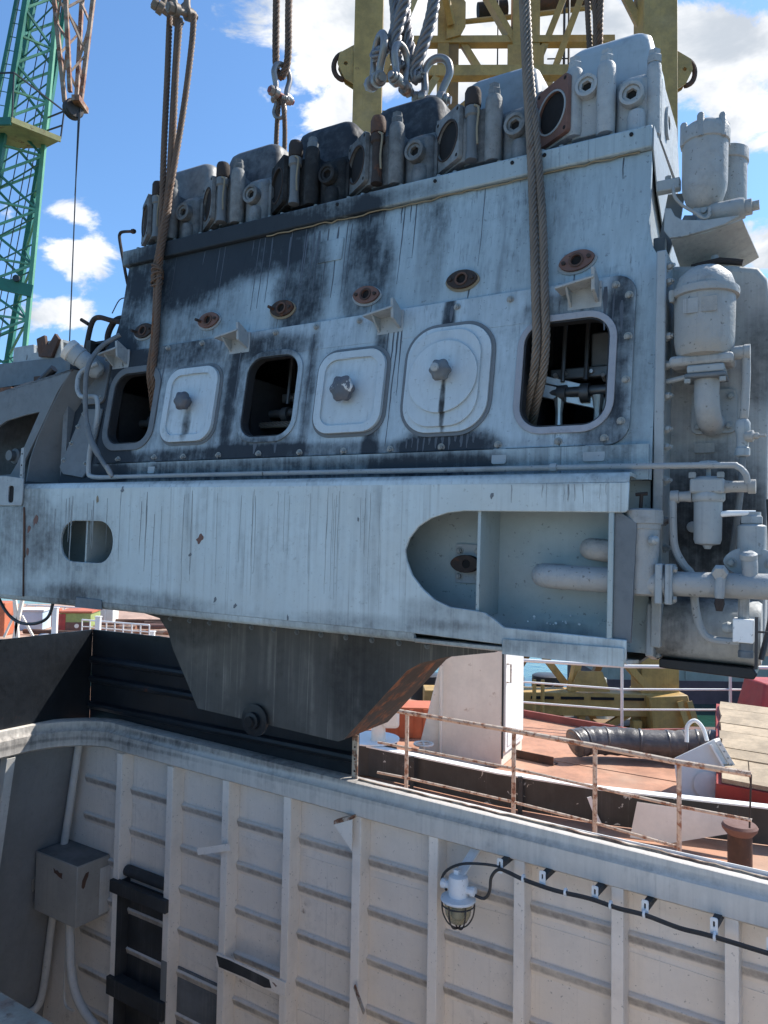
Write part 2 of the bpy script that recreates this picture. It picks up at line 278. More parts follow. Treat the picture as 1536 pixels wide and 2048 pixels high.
class MB:
    def __init__(s): s.v = []; s.f = []
    def add(s, v, f):
        b = len(s.v); s.v += [tuple(p) for p in v]; s.f += [tuple(i + b for i in q) for q in f]; return s
    def box(s, x0, x1, y0, y1, z0, z1):
        return s.add([(x0, y0, z0), (x1, y0, z0), (x1, y1, z0), (x0, y1, z0), (x0, y0, z1), (x1, y0, z1), (x1, y1, z1), (x0, y1, z1)],
                     [(0, 3, 2, 1), (4, 5, 6, 7), (0, 1, 5, 4), (1, 2, 6, 5), (2, 3, 7, 6), (3, 0, 4, 7)])
    def bar(s, p, q, w, h=None, up=(0, 0, 1)):
        p, q = Vector(p), Vector(q); h = h or w; a = (q - p).normalized(); upv = Vector(up)
        if abs(a.dot(upv)) > .95: upv = Vector((1, 0, 0)) if abs(a.x) < .9 else Vector((0, 1, 0))
        u = upv.cross(a).normalized(); v = a.cross(u)
        c = [(-w / 2, -h / 2), (w / 2, -h / 2), (w / 2, h / 2), (-w / 2, h / 2)]
        return s.add([p + u * x + v * y for x, y in c] + [q + u * x + v * y for x, y in c],
                     [(3, 2, 1, 0), (4, 5, 6, 7), (0, 1, 5, 4), (1, 2, 6, 5), (2, 3, 7, 6), (3, 0, 4, 7)])
    def tube(s, pts, r, n=10, cap=True):
        P = [Vector(p) for p in pts]; rs = r if isinstance(r, (list, tuple)) else [r] * len(P)
        t0 = (P[1] - P[0]).normalized(); u, v, _ = frame(t0); V = []; F = []; prev = t0
        for i, p in enumerate(P):
            t = ((P[min(i + 1, len(P) - 1)] - P[max(i - 1, 0)])).normalized()
            q = prev.rotation_difference(t); u = q @ u; v = q @ v; prev = t
            V += [p + (u * math.cos(2 * math.pi * k / n) + v * math.sin(2 * math.pi * k / n)) * rs[i] for k in range(n)]
        for i in range(len(P) - 1):
            for k in range(n): F.append((i * n + k, i * n + (k + 1) % n, (i + 1) * n + (k + 1) % n, (i + 1) * n + k))
        if cap: F += [tuple(reversed(range(n))), tuple(range((len(P) - 1) * n, len(P) * n))]
        return s.add(V, F)
    def rope(s, pts, rad, lobes=6, pitch=.2, seg=None):
        P = curve(pts, 14); L = [0]
        for a, b in zip(P, P[1:]): L.append(L[-1] + (b - a).length)
        step = seg or pitch / 16; N = max(int(L[-1] / step), 8); Q = []; j = 0
        for i in range(N + 1):
            d = L[-1] * i / N
            while j < len(L) - 2 and L[j + 1] < d: j += 1
            Q.append(P[j].lerp(P[j + 1], (d - L[j]) / max(L[j + 1] - L[j], 1e-6)))
        n = lobes * 4; t0 = (Q[1] - Q[0]).normalized(); u, v, _ = frame(t0); V = []; F = []; prev = t0
        for i, p in enumerate(Q):
            t = (Q[min(i + 1, N)] - Q[max(i - 1, 0)]).normalized(); q = prev.rotation_difference(t); u = q @ u; v = q @ v; prev = t
            tw = 2 * math.pi * (L[-1] * i / N) / pitch
            for k in range(n):
                a = 2 * math.pi * k / n; rr = rad * (.70 + .32 * abs(math.cos(a * lobes / 2)) ** .8)
                V.append(p + (u * math.cos(a + tw) + v * math.sin(a + tw)) * rr)
        for i in range(N):
            for k in range(n): F.append((i * n + k, i * n + (k + 1) % n, (i + 1) * n + (k + 1) % n, (i + 1) * n + k))
        F += [tuple(reversed(range(n))), tuple(range(N * n, (N + 1) * n))]
        return s.add(V, F)
    def lathe(s, prof, o=(0, 0, 0), axis=(0, 0, 1), n=20, rot=0):
        u, v, a = frame(axis); o = Vector(o); V = []; F = []
        for r, h in prof: V += [o + a * h + (u * math.cos(2 * math.pi * k / n + rot) + v * math.sin(2 * math.pi * k / n + rot)) * r for k in range(n)]
        for i in range(len(prof) - 1):
            for k in range(n): F.append((i * n + k, i * n + (k + 1) % n, (i + 1) * n + (k + 1) % n, (i + 1) * n + k))
        F += [tuple(reversed(range(n))), tuple(range((len(prof) - 1) * n, len(prof) * n))]
        return s.add(V, F)
    def cyl(s, p, q, r, n=16):
        p, q = Vector(p), Vector(q); return s.lathe([(r, 0), (r, (q - p).length)], p, q - p, n)
    def hexa(s, o, axis, r, h, rot=0): return s.lathe([(r, 0), (r, h * .8), (r * .86, h)], o, axis, 6, rot)
    def bolt(s, o, axis, r=.014, h=.012):
        s.lathe([(r * 1.5, 0), (r * 1.5, h * .2)], o, axis, 12); s.hexa(Vector(o) + Vector(axis).normalized() * h * .2, axis, r, h, random.random())
        a = Vector(axis).normalized(); return s.lathe([(r * .5, 0), (r * .5, h * .5)], Vector(o) + a * h * 1.15, axis, 8)
    def plate(s, outer, holes, d0, d1, mp=FRONT):
        """flat piece with real openings; d0 is the near face"""
        def area(L): return sum(L[i][0] * L[(i + 1) % len(L)][1] - L[(i + 1) % len(L)][0] * L[i][1] for i in range(len(L)))
        loops = [list(outer)] + [list(h) for h in holes]
        loops = [L if (area(L) > 0) == (i == 0) else L[::-1] for i, L in enumerate(loops)]
        flat = [p for L in loops for p in L]; n = len(flat)
        tri = tessellate_polygon([[Vector((p[0], p[1], 0)) for p in L] for L in loops])
        V = [mp(u, v, d0) for u, v in flat] + [mp(u, v, d1) for u, v in flat]; F = []
        for t in tri:
            a, b, c = (flat[i] for i in t)
            if (b[0] - a[0]) * (c[1] - a[1]) - (b[1] - a[1]) * (c[0] - a[0]) < 0: t = (t[0], t[2], t[1])
            F.append(tuple(t)); F.append(tuple(n + i for i in reversed(t)))
        b = 0
        for L in loops:
            m = len(L)
            for i in range(m): F.append((b + (i + 1) % m, b + i, n + b + i, n + b + (i + 1) % m))
            b += m
        return s.add(V, F)
    def loft(s, rings, cap=True):
        V = []; F = []; n = len(rings[0])
        for r_ in rings: V += list(r_)
        for i in range(len(rings) - 1):
            for k in range(n): F.append((i * n + k, i * n + (k + 1) % n, (i + 1) * n + (k + 1) % n, (i + 1) * n + k))
        if cap: F += [tuple(reversed(range(n))), tuple(range((len(rings) - 1) * n, len(rings) * n))]
        return s.add(V, F)
    def build(s, name, mat, parent=None, bevel=0, seg=2, angle=35, loc=None, kind=None, label=None):
        import bmesh
        me = bpy.data.meshes.new(name); me.from_pydata(s.v, [], s.f); me.update()
        bm = bmesh.new(); bm.from_mesh(me); bmesh.ops.recalc_face_normals(bm, faces=bm.faces); bm.to_mesh(me); bm.free()
        me.materials.append(MATS[mat]); me.polygons.foreach_set('use_smooth', [True] * len(me.polygons))
        me.set_sharp_from_angle(angle=R(angle))
        o = bpy.data.objects.new(name, me); COL.objects.link(o)
        if parent: o.parent = parent
        if loc: o.location = loc
        if bevel:
            b = o.modifiers.new('edge', 'BEVEL'); b.width = bevel; b.segments = seg; b.limit_method = 'ANGLE'; b.angle_limit = R(40); b.harden_normals = False
        if kind: o['kind'] = kind
        if label: o['label'] = label
        return o
def tag(o, label, cat, group=None):
    o['label'] = label; o['category'] = cat
    if group: o['group'] = group
    return o
def root(name, label, cat, loc=(0, 0, 0), rot=(0, 0, 0), group=None):
    o = bpy.data.objects.new(name, None); COL.objects.link(o); o.location = loc; o.rotation_euler = rot; o.empty_display_size = .1
    return tag(o, label, cat, group)
def dup(o, parent=None, loc=None, mat=None, rot=None):
    c = o.copy(); COL.objects.link(c)
    if mat: 
        c.data = o.data.copy(); c.data.materials[0] = MATS[mat]
    if parent is not None: c.parent = parent
    if loc is not None: c.location = loc
    if rot is not None: c.rotation_euler = rot
    return c
def dup_tree(o, parent=None, loc=None):
    c = dup(o, parent, loc)
    for ch in o.children: dup_tree(ch, c)
    return c

# frames of the place: the casing wall (W) and the hanging engine (ENG)
WA = R(32.6); W0 = Vector((-.126, 4.928, 0))
WROT = (0, 0, -WA)
def Wp(x, y, z=0): return Vector((W0.x + math.cos(WA) * x + math.sin(WA) * y, W0.y - math.sin(WA) * x + math.cos(WA) * y, z))
ELOC = (1.0330, 3.15, 2.1268); EROT = (0, R(.9), R(-29.6))
EM = Matrix.Translation(ELOC) @ Euler(EROT).to_matrix().to_4x4()
def Ew(p): return EM @ Vector(p)

# ================================================================ SETTING
# water, pontoon and decks
MB().add([(-700, -300, -3), (700, -300, -3), (700, 900, -3), (-700, 900, -3)], [(0, 1, 2, 3)]).build('water', 'water', kind='structure')
dk = [Wp(-9, .17), Wp(9, .17), Wp(10.5, 4.2), (7.4, 9.6), (5.4, 11.2), (4.4, 10.75), (3.6, 10.62), Wp(-2.0, 7.1), Wp(-9, 7.1)]
dk = [(p[0], p[1]) for p in dk]
deck = MB().plate(dk, [], 0.0, -.35, lambda u, v, d: (u, v, d)).build('deck', 'deck_red', kind='structure')
for k in range(5):                                     # lapped deck plates, welded seams standing a little proud
    a, b = Wp(-1.5, 1.6 + k * 1.12), Wp(8, 1.6 + k * 1.12)
    MB().bar((a.x, a.y, .003), (b.x, b.y, .003), .02, .010).build('weld_seam', 'deck_red', deck)
a, b = Wp(-2.0, 7.08), Vector((3.62, 10.6, 0))
MB().bar((a.x, a.y, .035), (b.x, b.y, .035), .05, .14).bar((3.6, 10.6, .035), (4.42, 10.73, .035), .05, .14).build('deck_edge_bar', 'deck_edge', deck)
# deck the viewer stands on, at the near side of the opening; out of view, coloured pale to bounce sun
vd = [Wp(-7, -8), Wp(7, -8), Wp(7, -2.72), Wp(-7, -2.72)]
MB().plate([(p.x, p.y) for p in vd], [], .97, .60, lambda u, v, d: (u, v, d)).build('upper_deck', 'deck_bounce', kind='structure')

# ---- engine casing: far wall with frames, stiffeners and coaming
cw = root('casing_wall', 'white painted engine room casing wall with vertical frames below the hanging engine', 'wall', (W0.x, W0.y, 0), WROT)
MB().box(-3.6, 5.5, .12, .15, -2.4, .98).build('plating', 'pit_white', cw)
FR = [-3.02 + .0, -2.41, -1.80, -1.20, -.61, -.02, .55, 1.11, 1.665, 2.22, 2.78, 3.34, 3.9, 4.5]
fm = None
for x in FR[1:]:
    if fm is None:
        fm = MB().box(-.032, .032, 0, .012, -2.4, .86).box(.020, .032, .012, .12, -2.4, .86).build('frame', 'pit_frame', cw, bevel=.003, loc=(x, 0, 0))
    else: dup(fm, cw, (x, 0, 0))
# horizontal stiffeners: swaged bulges between the frames
def swage(L):
    prof = [(.121, .012), (.108, .010), (.096, .004), (.092, 0), (.093, -.006), (.101, -.030), (.111, -.055), (.121, -.080)]
    return MB().loft([[(0, y, z) for y, z in prof], [(L, y, z) for y, z in prof]])
for bi in range(len(FR) - 1):
    x0, x1 = FR[bi] + .034, FR[bi + 1] - .034
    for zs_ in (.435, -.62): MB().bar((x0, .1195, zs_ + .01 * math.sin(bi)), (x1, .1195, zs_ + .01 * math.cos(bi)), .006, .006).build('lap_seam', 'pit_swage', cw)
    x0, x1 = FR[bi] + .033, FR[bi + 1] + .019
    sm = None
    for k in range(8):
        z = .555 - .322 * k + .006 * math.sin(bi * 2.1 + k)
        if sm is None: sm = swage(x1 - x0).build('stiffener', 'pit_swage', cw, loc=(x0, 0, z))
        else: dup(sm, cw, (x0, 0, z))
# coaming: rolled lip round the opening, curved at the corner and running on along the left end wall
path = [(5.5, 0)] + [(x, 0) for x in (3.5, 2.4, 1.6, .8, 0, -.8, -1.6, -2.3)]
for i in range(1, 9):
    a = R(90 * i / 8); path.append((-2.45 - .5 * math.sin(a), -.5 + .5 * math.cos(a)))
path += [(-2.95, -.9), (-2.94, -1.6), (-2.93, -2.55)]
def czt(x): return 1.045 - .016 * x if x > -2.5 else 1.095
def ring(i):
    p = Vector(path[i]); t = (Vector(path[min(i + 1, len(path) - 1)]) - Vector(path[max(i - 1, 0)])).normalized(); nrm = Vector((t.y, -t.x)) * -1
    zt = czt(p.x); o = []
    for d, z in ((.12, zt - .21), (.006, zt - .205), (-.016, zt - .19), (-.018, zt - .125), (-.012, zt - .072), (.012, zt - .058), (.020, zt - .03), (.022, zt), (.034, zt + .006), (.140, zt + .004), (.158, zt - .02), (.158, zt - .20)):
        q = p - nrm * d; o.append((q.x, q.y, z))
    return o
cm = MB().loft([ring(i) for i in range(len(path))])
cm.build('coaming', 'coaming', cw, angle=50)
# ragged rim strip of chipped paint and weld on top
def rimpts(off, z, lo=-2.4, hi=5.4, st=.06):
    o = []; x = hi
    while x > lo: o.append((x, off + random.uniform(-.006, .006), czt(x) + z + random.uniform(-.003, .004))); x -= st * random.uniform(.7, 1.4)
    return o
MB().tube(rimpts(.075, .004, -.08), .014, 6).build('rim_weld', 'coaming_rim', cw)
MB().box(-.12, 5.4, .125, .131, .95, 1.03).build('outer_lip', 'rail_white', cw)
# brackets, ladder rungs and odd ends welded to the frames
br = MB().add([(-.17, -.05, .80), (-.02, -.05, .865), (-.02, .0, .865), (-.17, .0, .80), (-.17, -.05, .775), (-.02, -.05, .84), (-.02, 0, .84), (-.17, 0, .775)],
         [(0, 1, 2, 3), (7, 6, 5, 4), (0, 4, 5, 1), (1, 5, 6, 2), (2, 6, 7, 3), (3, 7, 4, 0)])
br.build('bracket', 'rail_rust', cw)
MB().plate([(-.165, .775), (-.02, .84), (-.02, .64)], [], -.052, -.046).build('gusset', 'pit_frame', cw)
MB().bar((-1.40, -.07, .325), (-1.12, -.02, .405), .008, .05, (0, 0, 1)).build('flat_bar', 'pit_frame', cw)
MB().bar((-.0, -.02, -.22), (.13, -.10, -.30), .008, .035).build('flat_bar', 'rail_rust', cw)
# burnt ladder recess between two frames
MB().box(-2.44, -1.77, -.035, .02, -.25, -.15).build('step', 'pit_tarred', cw, bevel=.005)
MB().box(-2.44, -1.77, -.035, .06, -1.06, -.92).build('step', 'pit_tarred', cw, bevel=.005)
MB().box(-2.36, -1.84, .105, .1195, -2.3, -.20).build('tarred_patch', 'pit_tarred', cw)
MB().box(-2.376, -2.366, -.004, .118, -2.3, -.16).build('tarred_side', 'pit_tarred', cw)
MB().box(-1.80 - .03, -1.80 + .034, -.0035, -.001, -2.3, -.62).build('tarred_face', 'pit_grey', cw)
MB().box(-1.765, -1.235, .108, .1196, -2.3, -.70).box(-1.24, -1.234, .012, .118, -2.3, -.75).build('tarred_patch', 'pit_dark', cw)
MB().cyl((-2.37, .085, -.10), (-1.84, .085, -.10), .045, 12).build('pipe_stub', 'pit_tarred', cw)
MB().box(-1.235, -.575, -.016, -.002, -.485, -.385).build('cross_plate', 'pit_frame', cw, bevel=.003)
MB().plate([(-1.23, -.40), (-1.1, -.395), (-.95, -.40), (-.78, -.405), (-.72, -.41), (-.70, -.46), (-.76, -.475), (-.95, -.468), (-1.2, -.472)], [], -.019, -.0165).build('tar_smear', 'pit_tarred', cw)
# left end wall, leaning outwards towards the bottom
lw = root('casing_end_wall', 'grey end wall of the casing with slanting frame beside the junction box', 'wall', (W0.x, W0.y, 0), WROT)
def LW(y, z, d=0): return (-3.07 - .17 * (.86 - z) + d, y, z)
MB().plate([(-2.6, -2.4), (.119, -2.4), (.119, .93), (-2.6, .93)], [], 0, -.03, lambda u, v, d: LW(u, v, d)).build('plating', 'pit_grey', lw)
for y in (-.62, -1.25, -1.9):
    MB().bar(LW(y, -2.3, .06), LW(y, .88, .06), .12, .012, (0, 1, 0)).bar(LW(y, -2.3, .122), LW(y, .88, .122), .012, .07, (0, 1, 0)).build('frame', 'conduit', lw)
MB().plate([(-.20, -.30), (-.13, -.28), (-.13, -.36), (-.165, -.42)], [], .01, -.002, lambda u, v, d: LW(u, v, d)).build('chip_plate', 'wall_box', lw)
# near wall, right-hand wall and bottom of the opening
nw = root('casing_near_wall', 'near edge of the casing opening with worn rusty coaming at bottom left corner', 'wall', (W0.x, W0.y, 0), WROT)
MB().box(-3.6, 5.5, -2.75, -2.72, -2.4, .97).build('plating', 'pit_white', nw)
MB().plate([(-2.72, .90), (-2.56, .90), (-2.55, .93), (-2.55, 1.035), (-2.565, 1.05), (-2.70, 1.05), (-2.72, 1.03)], [], -3.6, 5.5, lambda u, v, d: (d, u, v)).build('coaming', 'coaming_rim', nw, bevel=.006)
for k in range(14):
    MB().bolt((-3.2 + .21 * k, -2.63, 1.05), (0, 0, 1), .009, .006).build('bolt', 'rust_dark', nw)
MB().box(-3.4, 0.5, -3.1, -2.722, .974, 1.0).build('gutter_plate', 'near_plate', nw)
MB().box(5.5, 5.53, -2.75, .15, -2.4, .97).build('casing_side_wall', 'pit_white', nw)
MB().box(-3.8, 5.6, -2.8, .2, -2.45, -2.4).build('casing_bottom', 'pit_floor', kind='structure').matrix_world = Matrix.Translation((W0.x, W0.y, 0)) @ Euler(WROT).to_matrix().to_4x4()

# ---- black casing plates standing on the coaming behind the engine
bp = root('casing_plate', 'black steel plate with horizontal ribs standing on the coaming behind the oil pan', 'steel plate', (W0.x, W0.y, 0), WROT)
MB().add([(-3.02, .145, 1.02), (-.12, .145, 1.0), (-.12, .145, 1.85), (-3.02, .145, 1.83), (-3.02, .16, 1.02), (-.12, .16, 1.0), (-.12, .16, 1.85), (-3.02, .16, 1.83)],
         [(0, 1, 2, 3), (7, 6, 5, 4), (0, 4, 5, 1), (1, 5, 6, 2), (2, 6, 7, 3), (3, 7, 4, 0)]).build('plate', 'black_plate', bp)
for z in (1.57, 1.40, 1.17):
    MB().loft([[(x, .146, z + .035), (x, .105, z + .022), (x, .098, z), (x, .110, z - .025), (x, .146, z - .04)] for x in (-3.0, -.13)]).build('rib', 'black_plate', bp)
ep = MB().box(-.13, -.085, .09, .097, 1.03, 1.34).build('edge_strip', 'rail_rust', bp)
for z in (1.1, 1.18, 1.26): MB().cyl((-.107, .091, z), (-.107, .085, z), .006, 8).build('bolt_hole', 'black_void', ep)
ap = root('casing_plate', 'black steel plate half in sun at the left, meeting the ribbed plate', 'steel plate', (W0.x, W0.y, 0), WROT)
MB().add([(-3.02, .144, 1.05), (-2.99, -2.4, 1.05), (-2.99, -2.4, 1.80), (-3.02, .144, 1.83), (-3.035, .144, 1.05), (-3.005, -2.4, 1.05), (-3.005, -2.4, 1.80), (-3.035, .144, 1.83)],
         [(0, 1, 2, 3), (7, 6, 5, 4), (0, 4, 5, 1), (1, 5, 6, 2), (2, 6, 7, 3), (3, 7, 4, 0)]).build('plate', 'black_plate', ap)

# ---- fittings on the casing wall
jb = root('junction_box', 'grey metal junction box with rust chips in the corner of the casing', 'box', tuple(Wp(-2.92, -.04, -.29)), WROT)
MB().box(-.285, .285, -.16, .155, -.245, .245).build('body', 'wall_box', jb, bevel=.006)
MB().box(-.275, .275, -.15, .15, .2455, .2485).build('lid_dirt', 'soot_top', jb)
MB().box(.2855, .293, .06, .16, -.22, .16).build('hinge', 'conduit', jb)
for pl, mp in (([(-.03, .165), (.0, .15), (.02, .16), (.05, .145), (.09, .15), (.085, .115), (.095, .105), (.05, .11), (.01, .125), (-.02, .13)], lambda u, v, d: (u, -.160 - d, v)), ([(-.11, .12), (-.08, .17), (-.05, .175), (-.055, .14), (-.075, .10), (-.085, .06), (-.10, .05), (-.115, .07)], lambda u, v, d: (.285 + d, u, v))):
    MB().plate(pl, [], .0025, .0005, mp).build('rust_chip', 'rust', jb)
c1 = root('conduit_pipe', 'pale conduit pipe slanting down the corner behind the junction box', 'pipe', tuple(Wp(-3.1, .05, 0)))
MB().tube(curve([Wp(-2.99, .03, .88), Wp(-3.09, .03, .3), Wp(-3.18, .03, -.2), Wp(-3.29, .03, -.8), Wp(-3.40, .03, -1.45), Wp(-3.46, -.08, -1.56)]), .033, 12).build('pipe', 'conduit', c1).matrix_parent_inverse = Matrix.Translation(-Wp(-3.1, .05, 0))
c2 = root('conduit_pipe', 'pale conduit pipe curving down from under the junction box', 'pipe', tuple(Wp(-2.8, -.1, 0)))
o = MB().tube(curve([Wp(-2.86, -.1, -.50), Wp(-2.83, -.1, -.75), Wp(-2.80, -.1, -.98), Wp(-2.70, -.1, -1.16), Wp(-2.50, -.1, -1.28), Wp(-2.2, -.1, -1.36)]), .036, 12).build('pipe', 'conduit', c2); o.matrix_parent_inverse = Matrix.Translation(-Wp(-2.8, -.1, 0))
o = MB().tube(curve([Wp(-2.89, -.09, -.6), Wp(-2.90, -.09, -1.0), Wp(-2.90, -.09, -1.2), Wp(-2.85, -.1, -1.27), Wp(-2.75, -.1, -1.27)]), .011, 8).build('cable', 'conduit', c2); o.matrix_parent_inverse = Matrix.Translation(-Wp(-2.8, -.1, 0))

# caged bulkhead lamp
lp = root('bulkhead_lamp', 'white caged bulkhead lamp with glass globe hanging from the casing wall', 'lamp', tuple(Wp(.775, -.10, .57)), WROT)
MB().lathe([(.055, .0), (.058, .03), (.060, .10), (.054, .125), (.03, .135)], (0, 0, 0), n=24).build('housing', 'lamp_white', lp)
MB().lathe([(.100, -.012), (.104, -.006), (.100, .004), (.06, .014)], n=28).build('collar', 'lamp_white', lp)
MB().lathe([(.078, -.012), (.080, -.05), (.074, -.09), (.055, -.128), (.025, -.146), (.004, -.150)], n=24).build('globe', 'lamp_glass', lp)
MB().lathe([(.012, -.02), (.028, -.05), (.034, -.075), (.026, -.10), (.006, -.115)], n=14).build('bulb', 'box_white', lp)
for k in range(3):
    a = math.pi * k / 3 + .4; c, s_ = math.cos(a), math.sin(a)
    MB().tube(curve([(r_ * c, r_ * s_, z) for r_, z in ((.094, -.01), (.094, -.06), (.082, -.11), (.05, -.155), (0, -.172), (-.05, -.155), (-.082, -.11), (-.094, -.06), (-.094, -.01))], 4), .0045, 6).build('cage_wire', 'wire_dark', lp)
MB().tube([(.094 * math.cos(a), .094 * math.sin(a), -.035) for a in [2 * math.pi * k / 20 for k in range(21)]], .004, 6).build('cage_ring', 'wire_dark', lp)
for sx in (-1, 1): MB().lathe([(.022, 0), (.022, .03), (.028, .032), (.028, .055), (.02, .06)], (sx * .052, 0, .06), (sx, 0, 0), 10).build('cable_gland', 'lamp_white', lp)
MB().bar((0, .0, .12), (.03, .20, .24), .06, .012).bar((-.01, 0, .10), (-.01, .0, .16), .03, .03).build('arm', 'lamp_white', lp)
cb = root('power_cable', 'black paint-spattered cable bundle sagging along the casing wall from the lamp', 'cable', tuple(Wp(1.5, -.1, .77)))
cpts = [(.86, .615), (.94, .61), (.975, .66), (.985, .74), (1.03, .795), (1.10, .79), (1.186, .775), (1.36, .762), (1.55, .766), (1.70, .757), (1.832, .762), (2.0, .745), (2.138, .746), (2.39, .738), (2.7, .73), (3.2, .735)]
inv = Matrix.Translation(-Wp(1.5, -.1, .77))
for dx, dz, r_ in ((0, 0, .009), (.0, .014, .007)):
    st = 0 if dz == 0 else 4
    o = MB().tube(curve([Wp(x, -.105 - (.012 if dz else 0), z + dz + .002 * math.sin(x * 9)) for x, z in cpts[st:]], 5), r_, 8).build('cable', 'cable', cb); o.matrix_parent_inverse = inv
o = MB().tube(curve([Wp(1.04, -.1, .812), Wp(.93, -.1, .80), Wp(.80, -.1, .77), Wp(.70, -.09, .71), Wp(.655, -.08, .64), Wp(.66, -.03, .56)], 5), .008, 8).build('cable', 'cable', cb); o.matrix_parent_inverse = inv
for x, z in ((1.18, .785), (1.42, .772), (1.83, .772), (1.66, .770), (2.16, .755)):
    o = MB().lathe([(.021, -.006), (.023, 0), (.021, .006)], Wp(x, -.108, z), Wp(1, 0) - Wp(0, 0), 12).build('cable_tie', 'lamp_white', cb); o.matrix_parent_inverse = inv
for i, (x, z) in enumerate(((1.035, .86), (1.287, .853), (1.576, .846), (1.832, .841), (2.156, .843), (2.40, .82))):
    cl = root('cable_bracket', 'small white slotted cable bracket on a dark arm, %s from the lamp' % ('nearest', 'second', 'third', 'fourth', 'fifth', 'sixth')[i], 'bracket', tuple(Wp(x, -.1, z - .03)), WROT, 'cable brackets along the casing wall')
    MB().bar((.0, .005, -.01), (.02, .21, .005), .035, .03).build('arm', 'pit_tarred', cl)
    MB().plate(rrect(-.017, .017, -.055, .025, .008), [rrect(-.005, .005, -.018, .010, .0045)], -.004, .004).build('clip', 'lamp_white', cl)

# ================================================================ BEHIND THE CASING (deck things)
def railing(name, label, pts, zs, post_h, mt, r=.019, posts=None, group=None, skip=()):
    rt = root(name, label, 'railing', tuple(pts[0]), group=group); inv = Matrix.Translation(-Vector(pts[0]))
    for i, z in enumerate(zs):
        P = [Vector(p) + Vector((0, 0, z + (random.uniform(-.012, .012) if i else 0))) for p in pts]
        if i and len(P) > 2: P = P[:len(P) - skip[i]] if skip and skip[i] else P
        o = MB().tube(P if i else P, r * (1.25 if i == 0 else .72), 8).build('rail', mt, rt); o.matrix_parent_inverse = inv
    for p in (posts or pts):
        o = MB().tube([Vector(p), Vector(p) + Vector((0, 0, post_h))], r * 1.05, 8).build('stanchion', mt, rt); o.matrix_parent_inverse = inv
    return rt
nr = [Vector(p) for p in ((-.02, 7.75, 0), (.27, 7.56, 0), (1.227, 6.872, 0), (1.834, 6.395, 0), (2.369, 5.941, 0), (2.80, 5.66, 0))]
railing('deck_railing', 'rusty pipe railing just behind the casing coaming', nr, (.95, .60, .30), .95, 'rail_rust', posts=nr[1:5], skip=(0, 0, 1))
o = MB().tube([Vector((2.80, 5.66, .95)), Vector((2.79, 5.67, .55))], .007, 6).build('hanging_rod', 'rust_dark', bpy.data.objects['deck_railing']); o.matrix_parent_inverse = Matrix.Translation(-nr[0])
fr = [Vector(p) for p in ((1.9, 11.35, 0), (3.5, 10.85, 0), (5.12, 10.95, 0), (7.0, 11.0, 0))]
railing('deck_railing', 'white pipe railing at the far deck edge before the yellow crane', fr, (.95, .63, .32), .95, 'rail_white', r=.021, posts=fr[1:])

# low black hatch coaming with white top
hp = [Vector(p) for p in ((-.15, 8.55, 0), (1.2, 7.62, 0), (2.1, 7.17, 0), (3.5, 6.72, 0), (5.5, 6.2, 0))]
hc = root('hatch_coaming', 'low black hatch coaming with white painted top edge across the deck', 'hatch coaming', tuple(hp[0])); inv = Matrix.Translation(-hp[0])
def wallstrip(P, z0, z1, t, name, mt, par, inv, off=0):
    n = [];
    for i, p in enumerate(P):
        d = (P[min(i + 1, len(P) - 1)] - P[max(i - 1, 0)]).normalized(); q = Vector((-d.y, d.x, 0)); n.append(q)
    rings = [[(p + q * off + Vector((0, 0, z0))), (p + q * (off + t) + Vector((0, 0, z0))), (p + q * (off + t) + Vector((0, 0, z1))), (p + q * off + Vector((0, 0, z1)))] for p, q in zip(P, n)]
    o = MB().loft(rings).build(name, mt, par); o.matrix_parent_inverse = inv; return o
wallstrip(hp, .02, .335, .05, 'side_plate', 'hatch_black', hc, inv)
wallstrip(hp, .337, .352, .11, 'top_flange', 'white_clean', hc, inv, -.015)
e = hp[0]
o = MB().lathe([(.30, 0), (.30, .335)], e + Vector((.05, .28, .02)), (0, 0, 1), 28).build('rounded_end', 'hatch_black', hc); o.matrix_parent_inverse = inv
o = MB().lathe([(.33, 0), (.33, .016)], e + Vector((.05, .28, .357)), (0, 0, 1), 28).build('end_top', 'white_clean', hc); o.matrix_parent_inverse = inv
for p in (Vector((1.40, 7.50, 0)), Vector((.35, 8.16, 0))):
    o = MB().box(p.x - .02, p.x + .02, p.y - .05, p.y - .01, -.02, .36).cyl((p.x, p.y - .06, .30), (p.x, p.y - .02, .30), .018, 8).build('clamp', 'hatch_black', hc); o.matrix_parent_inverse = inv
MB().plate([(-.06, .28), (-.02, .29), (.03, .14), (.09, .02), (.04, .03)], [], -.008, 0).build('tin_patch', 'rail_white', hc, loc=(2.18, -1.42, 0))

mb_ = root('mooring_bollard', 'white mooring bollard with flat head at the end of the hatch coaming', 'bollard', (-.02, 8.75, .36))
MB().lathe([(.10, 0), (.085, .03), (.08, .20), (.09, .22)], n=20).build('post', 'white_worn', mb_)
MB().box(-.13, .13, -.09, .09, .22, .46).build('head', 'white_worn', mb_, bevel=.03)
MB().box(.05, .24, -.10, .10, .16, .42).build('cheek', 'white_worn', mb_, bevel=.04)
vh = root('hand_wheel', 'small white hand wheel on the deck beside the deckhouse', 'hand wheel', (.52, 8.95, .28))
MB().tube([(.11 * math.cos(a), .11 * math.sin(a), .0) for a in [2 * math.pi * k / 16 for k in range(17)]], .014, 6).build('rim', 'white_worn', vh)
MB().bar((-.1, 0, 0), (.1, 0, 0), .015).bar((0, -.1, 0), (0, .1, 0), .015).build('spokes', 'white_worn', vh)
MB().cyl((0, 0, -.28), (0, 0, .01), .02, 8).build('stem', 'white_worn', vh)

